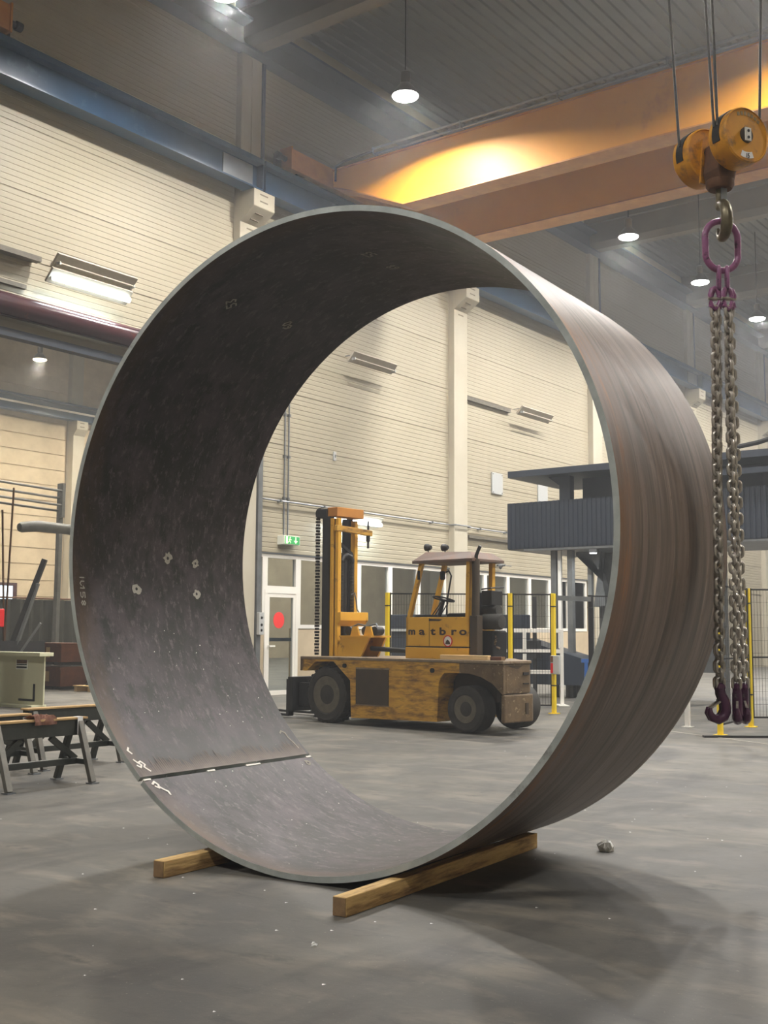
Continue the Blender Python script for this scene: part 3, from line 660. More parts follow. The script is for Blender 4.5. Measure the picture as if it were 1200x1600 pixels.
for li, (rx, ry, bx, by) in enumerate(LEGS):
    top = ax_r * rx * .72 + ax_f * ry * .5; bot = ax_r * bx * 1.35 + ax_f * by * 1.2
    zt, zb = -.375, -2.70
    leg = bpy.data.objects.new('chain_leg', None); COL.objects.link(leg); leg.parent = sg; leg.location = (top.x, top.y, zt)
    leg['label'] = ['outermost leg beside the ring', 'second leg beside the ring', 'third leg', 'leg farthest from the ring'][li]
    # coupling at the top of each leg: two half links with a pin
    cp = MB()
    for z0, sg_ in ((.085, 1), (.0, -1)):
        pts = [(-.026, 0, z0 * .5 + .03 * sg_ * .2), (-.03, 0, .045 + sg_ * .02), (-.018, 0, .045 + sg_ * .055), (0, 0, .045 + sg_ * .066), (.018, 0, .045 + sg_ * .055), (.03, 0, .045 + sg_ * .02), (.026, 0, z0 * .5 + .03 * sg_ * .2)]
        cp.tube(pts, .0145, 8)
    cpo = cp.build('coupling', 'purple_paint', leg, smooth=True); cpo.rotation_euler = (0, 0, vd + math.radians((10, -25, 20, -10)[li])); cpo.location = (0, 0, .0)
    MB().tube([(-.042, 0, .045), (.042, 0, .045)], .009, 10).build('coupling_pin', 'chain_steel', leg, smooth=True).rotation_euler = cpo.rotation_euler
    n = int((zt - .025 - zb) / PITCH); tw = math.radians((10, 60, 35, 20)[li])
    for k in range(n):
        f = k / (n - 1); p = top.lerp(bot, f) - top; sway = .004 * math.sin(k * .21 + li)
        a = vd + tw * math.sin(f * 2.2 + li) + (PI / 2 if k % 2 else 0)
        put(link_me, 'link', leg, (p.x + sway, p.y, -.035 - k * PITCH), (0, 0, a))
    # purple hook
    hb = -.035 - n * PITCH + .012
    pts = [(0, 0, .01), (.004, 0, -.025), (.018, 0, -.055), (.026, 0, -.085), (.026, 0, -.115), (.012, 0, -.145), (-.016, 0, -.16), (-.046, 0, -.15), (-.062, 0, -.125), (-.06, 0, -.095)]
    rr = [.021, .023, .025, .0255, .026, .027, .026, .022, .017, .008]
    h = MB().tube(pts, rr, 12).lathe([(.02, -.014), (.027, 0), (.02, .014)], (0, 0, .012), 'y', 14)
    ho = h.build('hook', 'purple_dark', leg, smooth=True); p = bot - top
    ho.location = (p.x, p.y, hb); ho.scale = (1.15, 1.15, 1.08); ho.rotation_euler = (0, 0, vd + math.radians((12, 6, 72, 84)[li]))
    MB().bar((.014, 0, -.05), (-.058, 0, -.10), .012, .008).build('hook_latch', 'chain_steel', leg).matrix_basis = ho.matrix_basis.copy()

# ================================================================== THE RING
RX, RY, RZ, RO, RA, RL, RT = 5.288, 4.56, 2.03, 2.022, .065, 1.83, .036
ring = thing('steel_ring', 'huge open rolled steel plate ring standing on two timber beams', 'steel ring', (RX, RY, RZ), RA)
def shell(name, t0, t1, n, dr=0.0):
    """rolled plate between two angles (deg, 0 = towards the back wall, 90 = up); local x = axis of the ring"""
    b = MB(); ro, ri = RO + dr, RO + dr - RT; uvs = []
    for k in range(n + 1):
        a = math.radians(t0 + (t1 - t0) * k / n); c, s = math.cos(a), math.sin(a)
        for rr, x in ((ri, 0), (ro, 0), (ro, RL), (ri, RL)):
            b.v.append((x, rr * c, rr * s)); uvs.append((a * RO, x))
    for k in range(n):
        i = 4 * k; j = i + 4
        b.f += [(i, i + 1, j + 1, j), (i + 1, i + 2, j + 2, j + 1), (i + 2, i + 3, j + 3, j + 2), (i + 3, i, j, j + 3)]; b.m += [2, 1, 2, 0]
    b.f += [(0, 1, 2, 3), (4 * n, 4 * n + 1, 4 * n + 2, 4 * n + 3)]; b.m += [2, 2]
    o = b.build(name, ['plate_inner', 'plate_outer', 'plate_edge'], ring, smooth=True)
    me = o.data; lay = me.uv_layers.new(name='plate')
    for lp in me.loops: lay.data[lp.index].uv = uvs[lp.vertex_index]
    return o
shell('shell_plate', -49.9, 206.0, 150).data.name = 'shell_plate'
shell('shell_plate', 206.0, 309.25, 64, 0.0)
def on_ring(th, s, inset=.002, inside=True):
    a = math.radians(th); r = (RO - RT - inset) if inside else RO + inset
    return Vector((s, r * math.cos(a), r * math.sin(a)))
def strokes(name, mat, th, s, scale, lines, w=.012, rot=0.0, inset=.003):
    """chalk or weld strokes lying on the inner face: lines are polylines in (along axis, along circumference) metres"""
    b = MB(); cr, sr = math.cos(rot), math.sin(rot)
    for ln in lines:
        pts = []
        for p in ln:
            x, y = p[0] * scale, p[1] * scale; x, y = x * cr - y * sr, x * sr + y * cr
            pts.append((s + x, th + math.degrees(y / (RO - RT))))
        for (s0, t0), (s1, t1) in zip(pts[:-1], pts[1:]):
            d = Vector((s1 - s0, math.radians(t1 - t0) * (RO - RT))); 
            if d.length < 1e-6: continue
            d.normalize(); nx, ny = -d.y * w / 2, d.x * w / 2; q = math.degrees(1 / (RO - RT))
            ex, ey = d.x * w * .3, d.y * w * .3
            P = [on_ring(t0 + (ny - ey) * q, s0 + nx - ex, inset), on_ring(t0 - (ny + ey) * q, s0 - nx - ex, inset), on_ring(t1 - (ny - ey) * q, s1 - nx + ex, inset), on_ring(t1 + (ny + ey) * q, s1 + nx + ex, inset)]
            Q = [on_ring(0, 0)] * 0
            b.add(P, [(0, 1, 2, 3)])
    return b.build(name, mat, ring)
D5 = [[(.5, 1), (0, 1), (0, .55), (.35, .55), (.5, .3), (.35, 0), (0, 0)]]
D3 = [[(.7, 1), (1.15, 1), (.85, .55), (1.15, .3), (1.0, 0), (.7, .05)]]
D6 = [[(.4, 1), (.05, .6), (0, .2), (.25, 0), (.45, .2), (.3, .45), (.05, .35)]]
D0 = [[(.7, .2), (.7, .8), (.9, 1), (1.1, .8), (1.1, .2), (.9, 0), (.7, .2)]]
D8 = [[(.7, .75), (.9, 1), (1.1, .75), (.7, .25), (.9, 0), (1.1, .25), (.7, .75)]]
D1 = [[(0, 0), (0, 1)]]
strokes('chalk_figure', 'chalk_faint', 59.4, .54, .07, D5 + D3, .012, 2.4)
strokes('chalk_figure', 'chalk_faint', 59.1, 1.19, .07, D6 + D0, .012, 2.4)
strokes('chalk_figure', 'chalk_faint', 89.5, .83, .07, D5 + D3, .012, 3.3)
strokes('chalk_figure', 'chalk_faint', 89.1, 1.15, .07, D6 + D8, .012, 3.3)
seq = D1 + [[(p[0] + .35, p[1]) for p in [(0, 1), (0, .3), (.2, 0), (.4, .3)]]] + [[(1.0, 0), (1.0, 1), (.8, .7)]] + [[(p[0] + 1.4, p[1]) for p in D5[0]]] + [[(p[0] + 1.5, p[1]) for p in D8[0]]]
strokes('chalk_number', 'chalk_faint', -5.9, .06, .075, [[(p[1] * .5, -p[0]) for p in ln] for ln in seq], .008)
blob = lambda n, r: [[(r * (1 + .35 * math.sin(3 * k + n)) * math.cos(k), r * (1 + .3 * math.cos(5 * k + n)) * math.sin(k)) for k in [2 * PI * i / 9 for i in range(10)]]]
for i, (th, s, r, m) in enumerate(((-.6, .942, .05, 'chalk'), (-1.3, 1.252, .042, 'chalk'), (-7.7, .603, .048, 'chalk_faint'), (-8.2, 1.252, .045, 'chalk_faint'))):
    b = MB(); q = math.degrees(1 / (RO - RT)); rnd = random.Random(20 + i); n = 14
    ring_p = [(r * (.55 + .6 * rnd.random()) * math.cos(2 * PI * k / n), r * (.55 + .6 * rnd.random()) * math.sin(2 * PI * k / n)) for k in range(n)]
    hole = [(r * .25 * math.cos(2 * PI * k / n), r * .25 * math.sin(2 * PI * k / n)) for k in range(n)]
    b.add([on_ring(th + y * q, s + x, .003) for x, y in ring_p] + [on_ring(th + y * q, s + x, .003) for x, y in hole], [(k, (k + 1) % n, n + (k + 1) % n, n + k) for k in range(n)])
    b.build('ground_spot', m, ring)
strokes('weld_mark', 'weld_bright', -47.0, .06, 1, [[(-.02, .05), (.0, .02), (.03, .03), (.05, .0), (.03, -.02), (.06, -.06)], [(0, .02), (.02, 0), (0, -.02), (-.02, 0)], [(.0, .1), (-.02, .13), (0, .15)]], .014)
strokes('weld_mark', 'weld_bright', -52.3, .05, 1, [[(0, .01), (.03, .03), (.045, 0), (.03, -.03), (.01, -.01)], [(.04, -.02), (.06, -.05), (.08, -.07), (.075, -.1)]], .016)
strokes('weld_mark', 'chalk', -45.5, 1.70, 1, [[(-.03, .08), (.0, .1), (.03, .08), (.03, .03), (.05, -.02), (.06, -.08)]], .014)
strokes('weld_mark', 'chalk', -52.4, 1.72, 1, blob(2, .02), .014)
for s0, s1 in ((.005, .07), (.62, .70), (1.04, 1.2), (1.76, 1.82)):
    b = MB()
    b.add([on_ring(-50.5, s0, .004), on_ring(-50.5, s1, .004), on_ring(-50.9, s1, .004), on_ring(-50.9, s0, .004), on_ring(-50.5, s0, -.02), on_ring(-50.5, s1, -.02), on_ring(-50.9, s1, -.02), on_ring(-50.9, s0, -.02)],
          [(0, 1, 2, 3), (4, 7, 6, 5), (0, 4, 5, 1), (1, 5, 6, 2), (2, 6, 7, 3), (3, 7, 4, 0)])
    b.build('tack_weld', 'weld_bright', ring)
# frayed rust fringe along the seam: ground bare strip
b = MB(); rnd = random.Random(3); n = 90
for k in range(n):
    s0 = .03 + (RL - .06) * k / n; s1 = .03 + (RL - .06) * (k + 1) / n
    hgt = 1.6 + 2.2 * rnd.random() + 1.4 * math.sin(k * .13) ** 2
    b.add([on_ring(-49.88, s0, .0015), on_ring(-49.88, s1, .0015), on_ring(-49.88 + hgt * .8, s1 - .004, .0015), on_ring(-49.88 + hgt, s0 + .004, .0015)], [(0, 1, 2, 3)])
pm('ground_strip', S(102, 89, 80), S(84, 72, 64), scale=12, rough=0.5, metal=0.2)
b.build('ground_strip', 'ground_strip', ring)
b = MB(); rnd = random.Random(5)
for k in range(60):
    th = -50 - rnd.random() * 60 if k < 34 else -48 + rnd.random() * 32; s = .15 + rnd.random() * 1.5; w = .004 + rnd.random() * .006
    b.add([on_ring(th, s, .003), on_ring(th, s + w * 1.6, .003), on_ring(th + math.degrees(w / 2), s + w, .003)], [(0, 1, 2)])
stuff(b.build('flakes', 'weld_bright', ring))

# timbers under the ring
def timber(name, label, p0, p1, w, h):
    p0 = Vector(p0); p1 = Vector(p1); L = (p1 - p0).length; a = math.atan2(p1.y - p0.y, p1.x - p0.x)
    t = thing(name, label, 'timber', (p0.x, p0.y, 0), a, 'timbers under the ring')
    b = MB().box(0.004, L - .004, -w / 2, w / 2, 0, h); o = b.build('beam', 'wood_old', t, bevel=.006)
    MB().box(0, .004, -w / 2 + .004, w / 2 - .004, .004, h - .004).build('end_grain', 'wood_end', t)
    MB().box(L - .004, L, -w / 2 + .004, w / 2 - .004, .004, h - .004).build('end_grain', 'wood_end', t)
timber('timber_beam', 'long square timber beam under the ring on the side away from the trestles', (4.79, 3.845), (7.13, 4.035), .085, .1)
timber('timber_beam', 'square timber beam under the ring on the side of the trestles, only its end showing', (4.87, 5.285), (7.2, 5.44), .085, .1)

# ================================================================== FORKLIFT
# local x runs to the mast end, local y = -depth (b), near side at b = 0
FK = thing('forklift', 'worn yellow side-loading forklift truck with tall mast and open cab', 'forklift', (14.41, 9.26, 0), math.radians(84.62))
def fb(b, x0, x1, b0, b1, z0, z1, m=0): return b.box(x0, x1, -b1, -b0, z0, z1, m)
def P3(a, b, z): return (a, -b, z)
WB = 1.52
# yellow body side with wheel cut-out, both sides
side = [(3.40, 1.035), (3.40, .83), (3.30, .83), (3.09, .985), (2.685, .992), (2.31, .70), (2.285, .115), (.52, .145), (.485, .72), (.45, .80), (.38, .87), (.10, .872), (.10, 1.02), (1.5, 1.03)]
for nm, b0, b1 in (('side_panel', 0, .36), ('side_panel', WB - .36, WB)):
    MB().prism(side, 'y', -b0, -b1).build(nm, 'yellow_worn', FK, bevel=.006)
core = MB(); fb(core, .5, 2.3, .36, WB - .36, .3, 1.0); fb(core, 2.3, 3.3, .4, WB - .4, .55, 1.0); fb(core, -.3, .5, .4, 1.0, .45, 1.0)
core.build('chassis', 'grime', FK)
# rear counterweight, brown iron with wheel arch, narrowing towards the far side
arch = [(.10, 1.02), (.10, .872), (-.08, .872), (-.3, .825), (-.5, .74), (-.64, .62), (-.68, .585), (-.70, .59), (-.70, 1.02)]
MB().prism(arch, 'y', 0, -.06).build('arch_plate', 'brown_iron', FK, bevel=.008)
MB().prism([(-.70, -.061), (-.745, -.58), (-.70, -.66), (-.45, -.85), (-.62, -.3), (-.66, -.061)], 'z', .60, 1.02).build('counterweight', 'brown_iron', FK, bevel=.015)
MB().add([P3(-.712, .08, 1.0), P3(-.716, .2, .965), P3(-.723, .3, .95), P3(-.728, .4, .955), P3(-.734, .48, .975), P3(-.738, .52, 1.0), P3(-.68, .08, 1.0), P3(-.68, .52, 1.0)], [(0, 1, 2, 3, 4, 5)]).build('scoop', 'grime', FK)
for z0, z1 in ((.86, .90), (.73, .745)): MB().box(-.752, -.74, -.56, -.42, z0, z1).build('tail_slot', 'black_steel', FK)
lc = MB().prism([(-.67, .0), (-.72, .0), (-.77, -.60), (-.74, -.68), (-.62, -.7), (-.60, -.08)], 'z', .19, .585).build('lower_weight', 'brown_iron', FK, bevel=.02)
MB().box(-.772, -.76, -.52, -.45, .3, .46).build('weight_slot', 'grime', lc)
# worn deck plate
dk = MB().prism([(3.42, .02), (-.71, .02), (-.76, -.6), (-.71, -.68), (-.3, -.97), (.2, -WB - .02), (3.42, -WB - .02)], 'z', 1.022, 1.065); dk.build('deck_plate', 'deck_plate', FK, bevel=.008)
MB().prism([(3.42, 1.06), (3.36, 1.0), (3.36, .9), (3.42, .83), (3.45, .83), (3.45, 1.06)], 'y', 0, -WB).build('nose_plate', 'brown_iron', FK)
h = MB(); fb(h, 1.48, 2.17, -.015, .01, .34, .885); h.build('side_hatch', 'grime', FK)
h = MB(); fb(h, 1.47, 2.18, -.008, .01, .885, .91); fb(h, 1.47, 2.18, -.008, .01, .32, .34); h.build('hatch_frame', 'deck_plate', FK)
for a, z in ((2.42, .93), (.6, .9)): MB().lathe([(.035, -.004), (.035, .03)], (a, 0, z), 'y', 14).build('lifting_eye', 'black_matte', FK)
def wheel(a, b, r, w, rim, treads):
    t = bpy.data.objects.new('wheel', None); COL.objects.link(t); t.parent = FK; t.location = P3(a, b + w / 2, r)
    MB().lathe([(rim, -w / 2 + .03), (rim + .03, -w / 2), (r - .05, -w / 2), (r - .012, -w / 2 + .03), (r - .012, w / 2 - .03), (r - .05, w / 2), (rim + .03, w / 2), (rim, w / 2 - .03)], axis='y', n=40).build('tyre', 'rubber', t, smooth=True)
    MB().lathe([(.0001, -w / 2 + .13), (rim * .55, -w / 2 + .12), (rim * .62, -w / 2 + .14), (rim * .8, -w / 2 + .12), (rim * .93, -w / 2 + .04), (rim + .012, -w / 2 + .012), (rim + .012, w / 2 - .012), (.0001, w / 2 - .05)], axis='y', n=32).build('rim', 'rim_steel', t, smooth=True)
    MB().lathe([(.0001, -.07), (.05, -.065), (.065, -.04), (.075, .02)], (0, -w / 2 + .12, 0), 'y', 16).build('hub', 'rim_steel', t, smooth=True)
    bm_ = MB().lathe([(.014, -.025), (.014, .01)], (0, -w / 2 + .125, 0), 'y', 6).mesh('bolt', 'black_steel')
    for k in range(8):
        q = 2 * PI * k / 8; put(bm_, 'bolt', t, (rim * .48 * math.cos(q), 0, rim * .48 * math.sin(q)))
    if treads:
        tm = MB().prism([(-.03, 0), (.01, 0), (.03, w * .42), (-.01, w * .42)], 'z', r - .02, r + .0).mesh('tread_block', 'rubber')
        for k in range(26):
            for s in (0, 1):
                q = 2 * PI * (k + .5 * s) / 26
                o = put(tm, 'tread_block', t, (0, (-w / 2 + .005) if s == 0 else (w / 2 - .005), 0), (0, q, 0))
                if s: o.scale = (1, -1, 1)
wheel(2.88, .03, .455, .33, .285, True); wheel(2.88, WB - .36, .455, .33, .285, True)
wheel(.03, .04, .352, .34, .19, False); wheel(.03, WB - .34, .352, .34, .19, False)
# cab
CB0, CB1 = .30, .94
c = MB(); fb(c, .15, 1.39, CB0, CB0 + .03, 1.255, 1.70); cab = c.build('cab_side', 'yellow_cab', FK, bevel=.006)
c = MB(); fb(c, .15, 1.40, CB0 - .005, CB1, 1.065, 1.235); c.build('cab_base', 'yellow_cab', FK, bevel=.006)
c = MB(); fb(c, 1.36, 1.39, CB0, CB1, 1.235, 1.70); fb(c, .15, .18, CB0, CB1, 1.235, 1.70); fb(c, .15, 1.39, CB1 - .03, CB1, 1.235, 1.70); c.build('cab_wall', 'yellow_cab', FK)
c = MB(); fb(c, .13, 1.4, CB0 - .003, CB1, 1.237, 1.253); c.build('cab_seam', 'black_matte', FK)
c = MB(); fb(c, .915, .922, CB0 - .003, CB0 + .01, 1.26, 1.69); c.build('door_gap', 'grime', FK)
hdl = MB().prism([(.92, 1.675), (.66, 1.665), (.72, 1.64), (.92, 1.64)], 'y', -CB0 + .012, -CB0 - .01).build('door_recess', 'grime', FK)
c = MB(); fb(c, .15, 1.37, CB0 + .03, CB1 - .03, 1.62, 1.66); c.build('cab_floor', 'black_matte', FK)
def post(p, q, w=.065): return MB().bar(p, q, w, w).build('cab_post', 'yellow_cab', FK, bevel=.006)
post(P3(1.35, CB0 + .035, 1.69), P3(1.10, CB0 + .035, 2.54)); post(P3(1.36, CB1 - .035, 1.69), P3(1.10, CB1 - .035, 2.54))
post(P3(.185, CB0 + .035, 1.69), P3(.165, CB0 + .035, 2.54), .07); post(P3(.185, CB1 - .035, 1.69), P3(.165, CB1 - .035, 2.54), .075)
rf = MB(); fb(rf, .03, 1.215, CB0 - .07, CB1 + .1, 2.53, 2.575); rf.build('roof_rim', 'roof_brown', FK, bevel=.006)
r0 = [P3(a, b, 2.575) for a, b in ((1.205, CB0 - .06), (.04, CB0 - .06), (.04, CB1 + .09), (1.205, CB1 + .09))]; r1 = [P3(a, b, z) for a, b, z in ((1.04, CB0 + .06, 2.71), (.16, CB0 + .06, 2.68), (.16, CB1 - .03, 2.68), (1.04, CB1 - .03, 2.71))]
MB().add(r0 + r1, [(0, 1, 5, 4), (1, 2, 6, 5), (2, 3, 7, 6), (3, 0, 4, 7), (4, 5, 6, 7), (3, 2, 1, 0)]).build('roof', 'roof_brown', FK)
for a, b in ((1.06, .45), (.86, .62)):
    w = MB().tube([P3(a, b, 2.69), P3(a + .01, b, 2.74)], .012, 6).build('lamp_stalk', 'black_steel', FK)
    MB().lathe([(.03, -.05), (.055, .0), (.06, .05), (.05, .055)], (a, -b, 2.79), 'x', 12).build('work_lamp', 'black_steel', w)
# steering wheel, column, seat, levers, mirror
col = MB().tube([P3(1.0, .62, 1.66), P3(.90, .62, 1.97)], .03, 8).build('steering_column', 'black_steel', FK)
ring_pts = []
for k in range(24):
    q = 2 * PI * k / 24; ring_pts.append(P3(.895 + .17 * math.cos(q) * .97, .62 + .17 * math.sin(q), 1.985 + .17 * math.cos(q) * .26))
MB().tube(ring_pts, .013, 6, closed=True).build('steering_wheel', 'black_matte', col)
for q in (0, 2.1, 4.2): MB().tube([P3(.895, .62, 1.975), P3(.895 + .165 * math.cos(q), .62 + .17 * math.sin(q), 1.985 + .04 * math.cos(q))], .009, 5).build('spoke', 'black_matte', col)
s_ = MB(); fb(s_, .28, .68, .42, .86, 1.66, 1.76); s_.build('seat_cushion', 'black_matte', FK, bevel=.03)
s_ = MB(); s_.prism([(.24, 1.74), (.34, 1.74), (.30, 2.08), (.22, 2.08)], 'y', -.44, -.84); s_.build('seat_back', 'black_matte', FK, bevel=.03)
s_ = MB(); fb(s_, 1.0, 1.3, .4, .85, 1.66, 1.74); s_.build('dashboard', 'black_matte', FK, bevel=.02)
for b in (.5, .56, .7): MB().tube([P3(1.02, b, 1.74), P3(.80 + b * .1, b, 1.93)], .009, 6).build('lever', 'black_steel', FK)
MB().tube([P3(1.06, .88, 2.42), P3(1.0, .88, 2.44), P3(.95, .88, 2.36), P3(1.03, .88, 2.0), P3(1.05, .88, 1.72)], .014, 8).build('grab_rail', 'black_steel', FK)
s_ = MB(); fb(s_, 1.08, 1.16, .84, .9, 2.3, 2.44); s_.build('fan', 'black_matte', FK, bevel=.02)
s_ = MB(); fb(s_, 1.10, 1.13, .26, .29, 2.28, 2.42); s_.build('mirror', 'black_matte', FK)
# exhaust stack and engine bits behind the cab
s_ = MB(); fb(s_, -.005, .135, CB0, CB0 + .14, 1.065, 1.72); s_.build('exhaust_shroud', 'grime', FK, bevel=.01)
MB().tube([P3(.06, CB0 + .05, 1.7), P3(.05, CB0 + .05, 2.56)], .058, 14).build('exhaust_pipe', 'grime', FK, smooth=True)
MB().tube([P3(.05, CB0 + .05, 2.54), P3(.045, CB0 + .05, 2.62), P3(.01, CB0 + .05, 2.69), P3(-.03, CB0 + .05, 2.76)], .028, 10).build('exhaust_tip', 'black_steel', FK, smooth=True)
MB().lathe([(.02, -.22), (.10, -.21), (.12, -.18), (.12, .12), (.09, .16), (.02, .17)], (-.02, -.62, 1.63), 'x', 20).build('air_cleaner', 'rubber', FK, smooth=True)
MB().lathe([(.02, -.14), (.08, -.14), (.08, .14), (.02, .14)], (.04, -.72, 1.80), 'x', 16).build('muffler', 'rubber', FK, smooth=True)
s_ = MB(); fb(s_, -.12, .13, .55, .9, 1.065, 1.5); s_.build('engine_block', 'black_matte', FK, bevel=.03)
s_ = MB(); fb(s_, -.05, .14, .6, .88, 1.88, 2.1); s_.build('rear_guard', 'black_steel', FK, bevel=.01)
MB().tube([P3(.14, .6, 2.12), P3(0, .65, 2.14), P3(-.1, .85, 2.15)], .012, 6).build('guard_handle', 'black_steel', FK)
rb_ = MB(); rnd = random.Random(9)
for k in range(7): rb_.tube([P3(-.02 - .12 * rnd.random(), .58 + .1 * rnd.random(), 1.2 + .25 * rnd.random()) for _ in range(4)], .018, 6)
rb_.build('hose_bundle', 'brown_iron', FK, smooth=True)
# lettering on the cab side
for chx, ch in zip((1.27, 1.065, .845, .655, .44, .26), 'matbro'):
    cu = bpy.data.curves.new('letters', 'FONT'); cu.body = ch; cu.size = .17; cu.extrude = .003; cu.offset = .004; cu.align_x = 'CENTER'
    L_ = text_mesh('letter', cu); L_.parent = FK; L_.location = (chx, -CB0 + .004, 1.432); L_.rotation_euler = (PI / 2, 0, PI); L_.scale = (1.55 if ch != 'm' else 1.15, .92, 1); L_.data.materials.clear(); L_.data.materials.append(MATS['lettering'])
em = MB().lathe([(.083, 0), (.083, .004), (.0001, .004)], (.55, -CB0 + .0015, 1.337), 'y', 28).build('round_sticker', 'white_plain', FK)
MB().lathe([(.088, -.003), (.088, .004), (.073, .004), (.073, -.003), (.088, -.003)], (.55, -CB0 + .005, 1.337), 'y', 28).build('sticker_ring', 'red_plastic', em)
MB().prism([(.50, 1.29), (.60, 1.29), (.585, 1.33), (.56, 1.36), (.53, 1.345), (.51, 1.32)], 'y', -CB0 + .009, -CB0 + .005).build('sticker_mark', 'lettering', em)
# mast
def mast_post(a0, a1, b0, b1, z0, z1, m): 
    s = MB(); fb(s, a0, a1, b0, b1, z0, z1); return s.build('mast_channel', m, FK, bevel=.008)
mast_post(3.22, 3.39, .42, .54, .25, 3.42, 'black_steel'); mast_post(3.13, 3.20, .42, .50, .25, 3.38, 'yellow_cab'); mast_post(3.03, 3.10, .44, .52, .25, 3.38, 'yellow_cab')
mast_post(3.30, 3.47, .98, 1.08, .25, 3.42, 'black_steel'); mast_post(3.18, 3.28, 1.0, 1.08, .25, 3.38, 'yellow_cab'); mast_post(3.09, 3.16, .46, .52, .25, 3.38, 'grime')
s_ = MB(); fb(s_, 3.06, 3.30, .44, 1.10, 3.41, 3.57); s_.build('crosshead', 'orange_worn', FK, bevel=.012)
s_ = MB(); s_.bar(P3(3.05, .40, 3.21), P3(3.05, 1.28, 3.17), .07, .10); s_.build('mast_crossbar', 'yellow_worn', FK, bevel=.01)
MB().lathe([(.02, -.17), (.02, -.06), (.035, -.05), (.035, .1), (.018, .12), (.018, .3)], (3.05, -1.20, 3.08), 'z', 10).build('adjuster_rod', 'black_steel', FK)
MB().bar(P3(3.2, .5, 3.05), P3(3.2, .95, 2.8), .04, .05).build('mast_brace', 'black_steel', FK)
MB().bar(P3(3.25, .5, 2.77), P3(3.25, 1.0, 2.77), .08, .08).build('mast_tie', 'black_steel', FK)
MB().lathe([(.02, -.05), (.09, -.05), (.075, 0), (.09, .05), (.02, .05)], (3.46, -.46, 3.48), 'y', 20).build('chain_pulley', 'black_steel', FK, smooth=True)
s_ = MB(); fb(s_, 3.28, 3.50, .40, .52, 3.40, 3.55); s_.build('pulley_bracket', 'black_steel', FK, bevel=.01)
cm = MB().box(-.03, .03, -.03, .03, -.02, .02).mesh('chain_plate', 'black_steel')
ch_ = bpy.data.objects.new('lift_chain', None); COL.objects.link(ch_); ch_.parent = FK; ch_.location = P3(3.535, .46, 0)
for k in range(46): o = put(cm, 'chain_plate', ch_, (0, 0, 1.10 + k * .052), (0, 0, 0)); o.scale = (1.0 if k % 2 else .72, 1, 1)
MB().tube([P3(3.19, .75, .4), P3(3.19, .75, 2.72)], .055, 14).build('lift_cylinder', 'black_steel', FK, smooth=True)
for b in (.62, .88):
    hp_ = MB(); 
    for k in range(38): hp_.lathe([(.032, 0), (.04, .008), (.032, .02)], (3.12, -b, 1.75 + k * .024), 'z', 10)
    hp_.build('ribbed_hose', 'rubber', FK, smooth=True)
MB().tube([P3(3.12, .62, 2.66), P3(3.12, .66, 2.74), P3(3.12, .75, 2.77), P3(3.12, .84, 2.74), P3(3.12, .88, 2.66)], .045, 10).build('hose_arch', 'black_steel', FK, smooth=True)
MB().tube([P3(3.06, .80, 2.1), P3(3.02, .84, 2.13), P3(3.0, .86, 2.0), P3(3.02, .9, 1.85), P3(2.98, 1.0, 1.7)], .014, 6).build('hydraulic_line', 'galv', FK, smooth=True)
MB().prism([(3.06, 1.80), (2.96, 1.80), (2.96, 1.66), (3.06, 1.56)], 'y', -.44, -1.12).build('lower_crossmember', 'yellow_cab', FK, bevel=.008)
# reach carriage bracket behind the mast
MB().prism([(3.08, 1.065), (2.95, 1.38), (2.32, 1.38), (2.50, 1.065)], 'y', -.45, -.49).build('bracket_plate', 'yellow_cab', FK)
MB().prism([(3.0, 1.065), (2.9, 1.38), (2.32, 1.38), (2.5, 1.065)], 'y', -.85, -.89).build('bracket_plate', 'yellow_cab', FK)
s_ = MB(); fb(s_, 2.26, 2.98, .43, .92, 1.38, 1.41); s_.build('bracket_top', 'yellow_cab', FK)
for a in (2.85, 2.48, 2.27):
    MB().lathe([(.02, 0), (.07, .01), (.075, .05), (.075, .18), (.02, .19)], (a, -.70, 1.485), 'y', 16).build('hydraulic_motor', 'black_steel', FK, smooth=True)
for a in (2.66, 2.36): MB().prism([(a - .1, 1.41), (a - .05, 1.56), (a + .05, 1.56), (a + .1, 1.41)], 'y', -.47, -.5).build('motor_mount', 'yellow_cab', FK)
MB().tube([P3(2.85, .6, 1.55), P3(2.7, .6, 1.6), P3(2.5, .6, 1.56), P3(2.3, .6, 1.6), P3(2.25, .62, 1.5)], .016, 6).build('hose', 'galv', FK, smooth=True)
MB().tube([P3(2.45, .65, 1.2), P3(1.9, .65, 1.18), P3(1.45, .65, 1.16)], .04, 10).build('reach_cylinder', 'black_steel', FK, smooth=True)
# fork carriage and forks at the front
s_ = MB(); fb(s_, 4.0, 4.12, .35, 1.2, .12, .70); s_.build('fork_carriage', 'black_steel', FK, bevel=.01)
s_ = MB(); fb(s_, 3.5, 4.0, .5, .58, .2, .6); s_.build('carriage_arm', 'black_steel', FK); s_ = MB(); fb(s_, 3.5, 4.0, .96, 1.04, .2, .6); s_.build('carriage_arm', 'black_steel', FK)
for b in (.38, 1.05):
    f_ = MB(); fb(f_, 4.12, 4.19, b, b + .12, .03, .66); fb(f_, 4.12, 5.2, b, b + .12, .03, .07); f_.build('fork', 'black_steel', FK, bevel=.008)
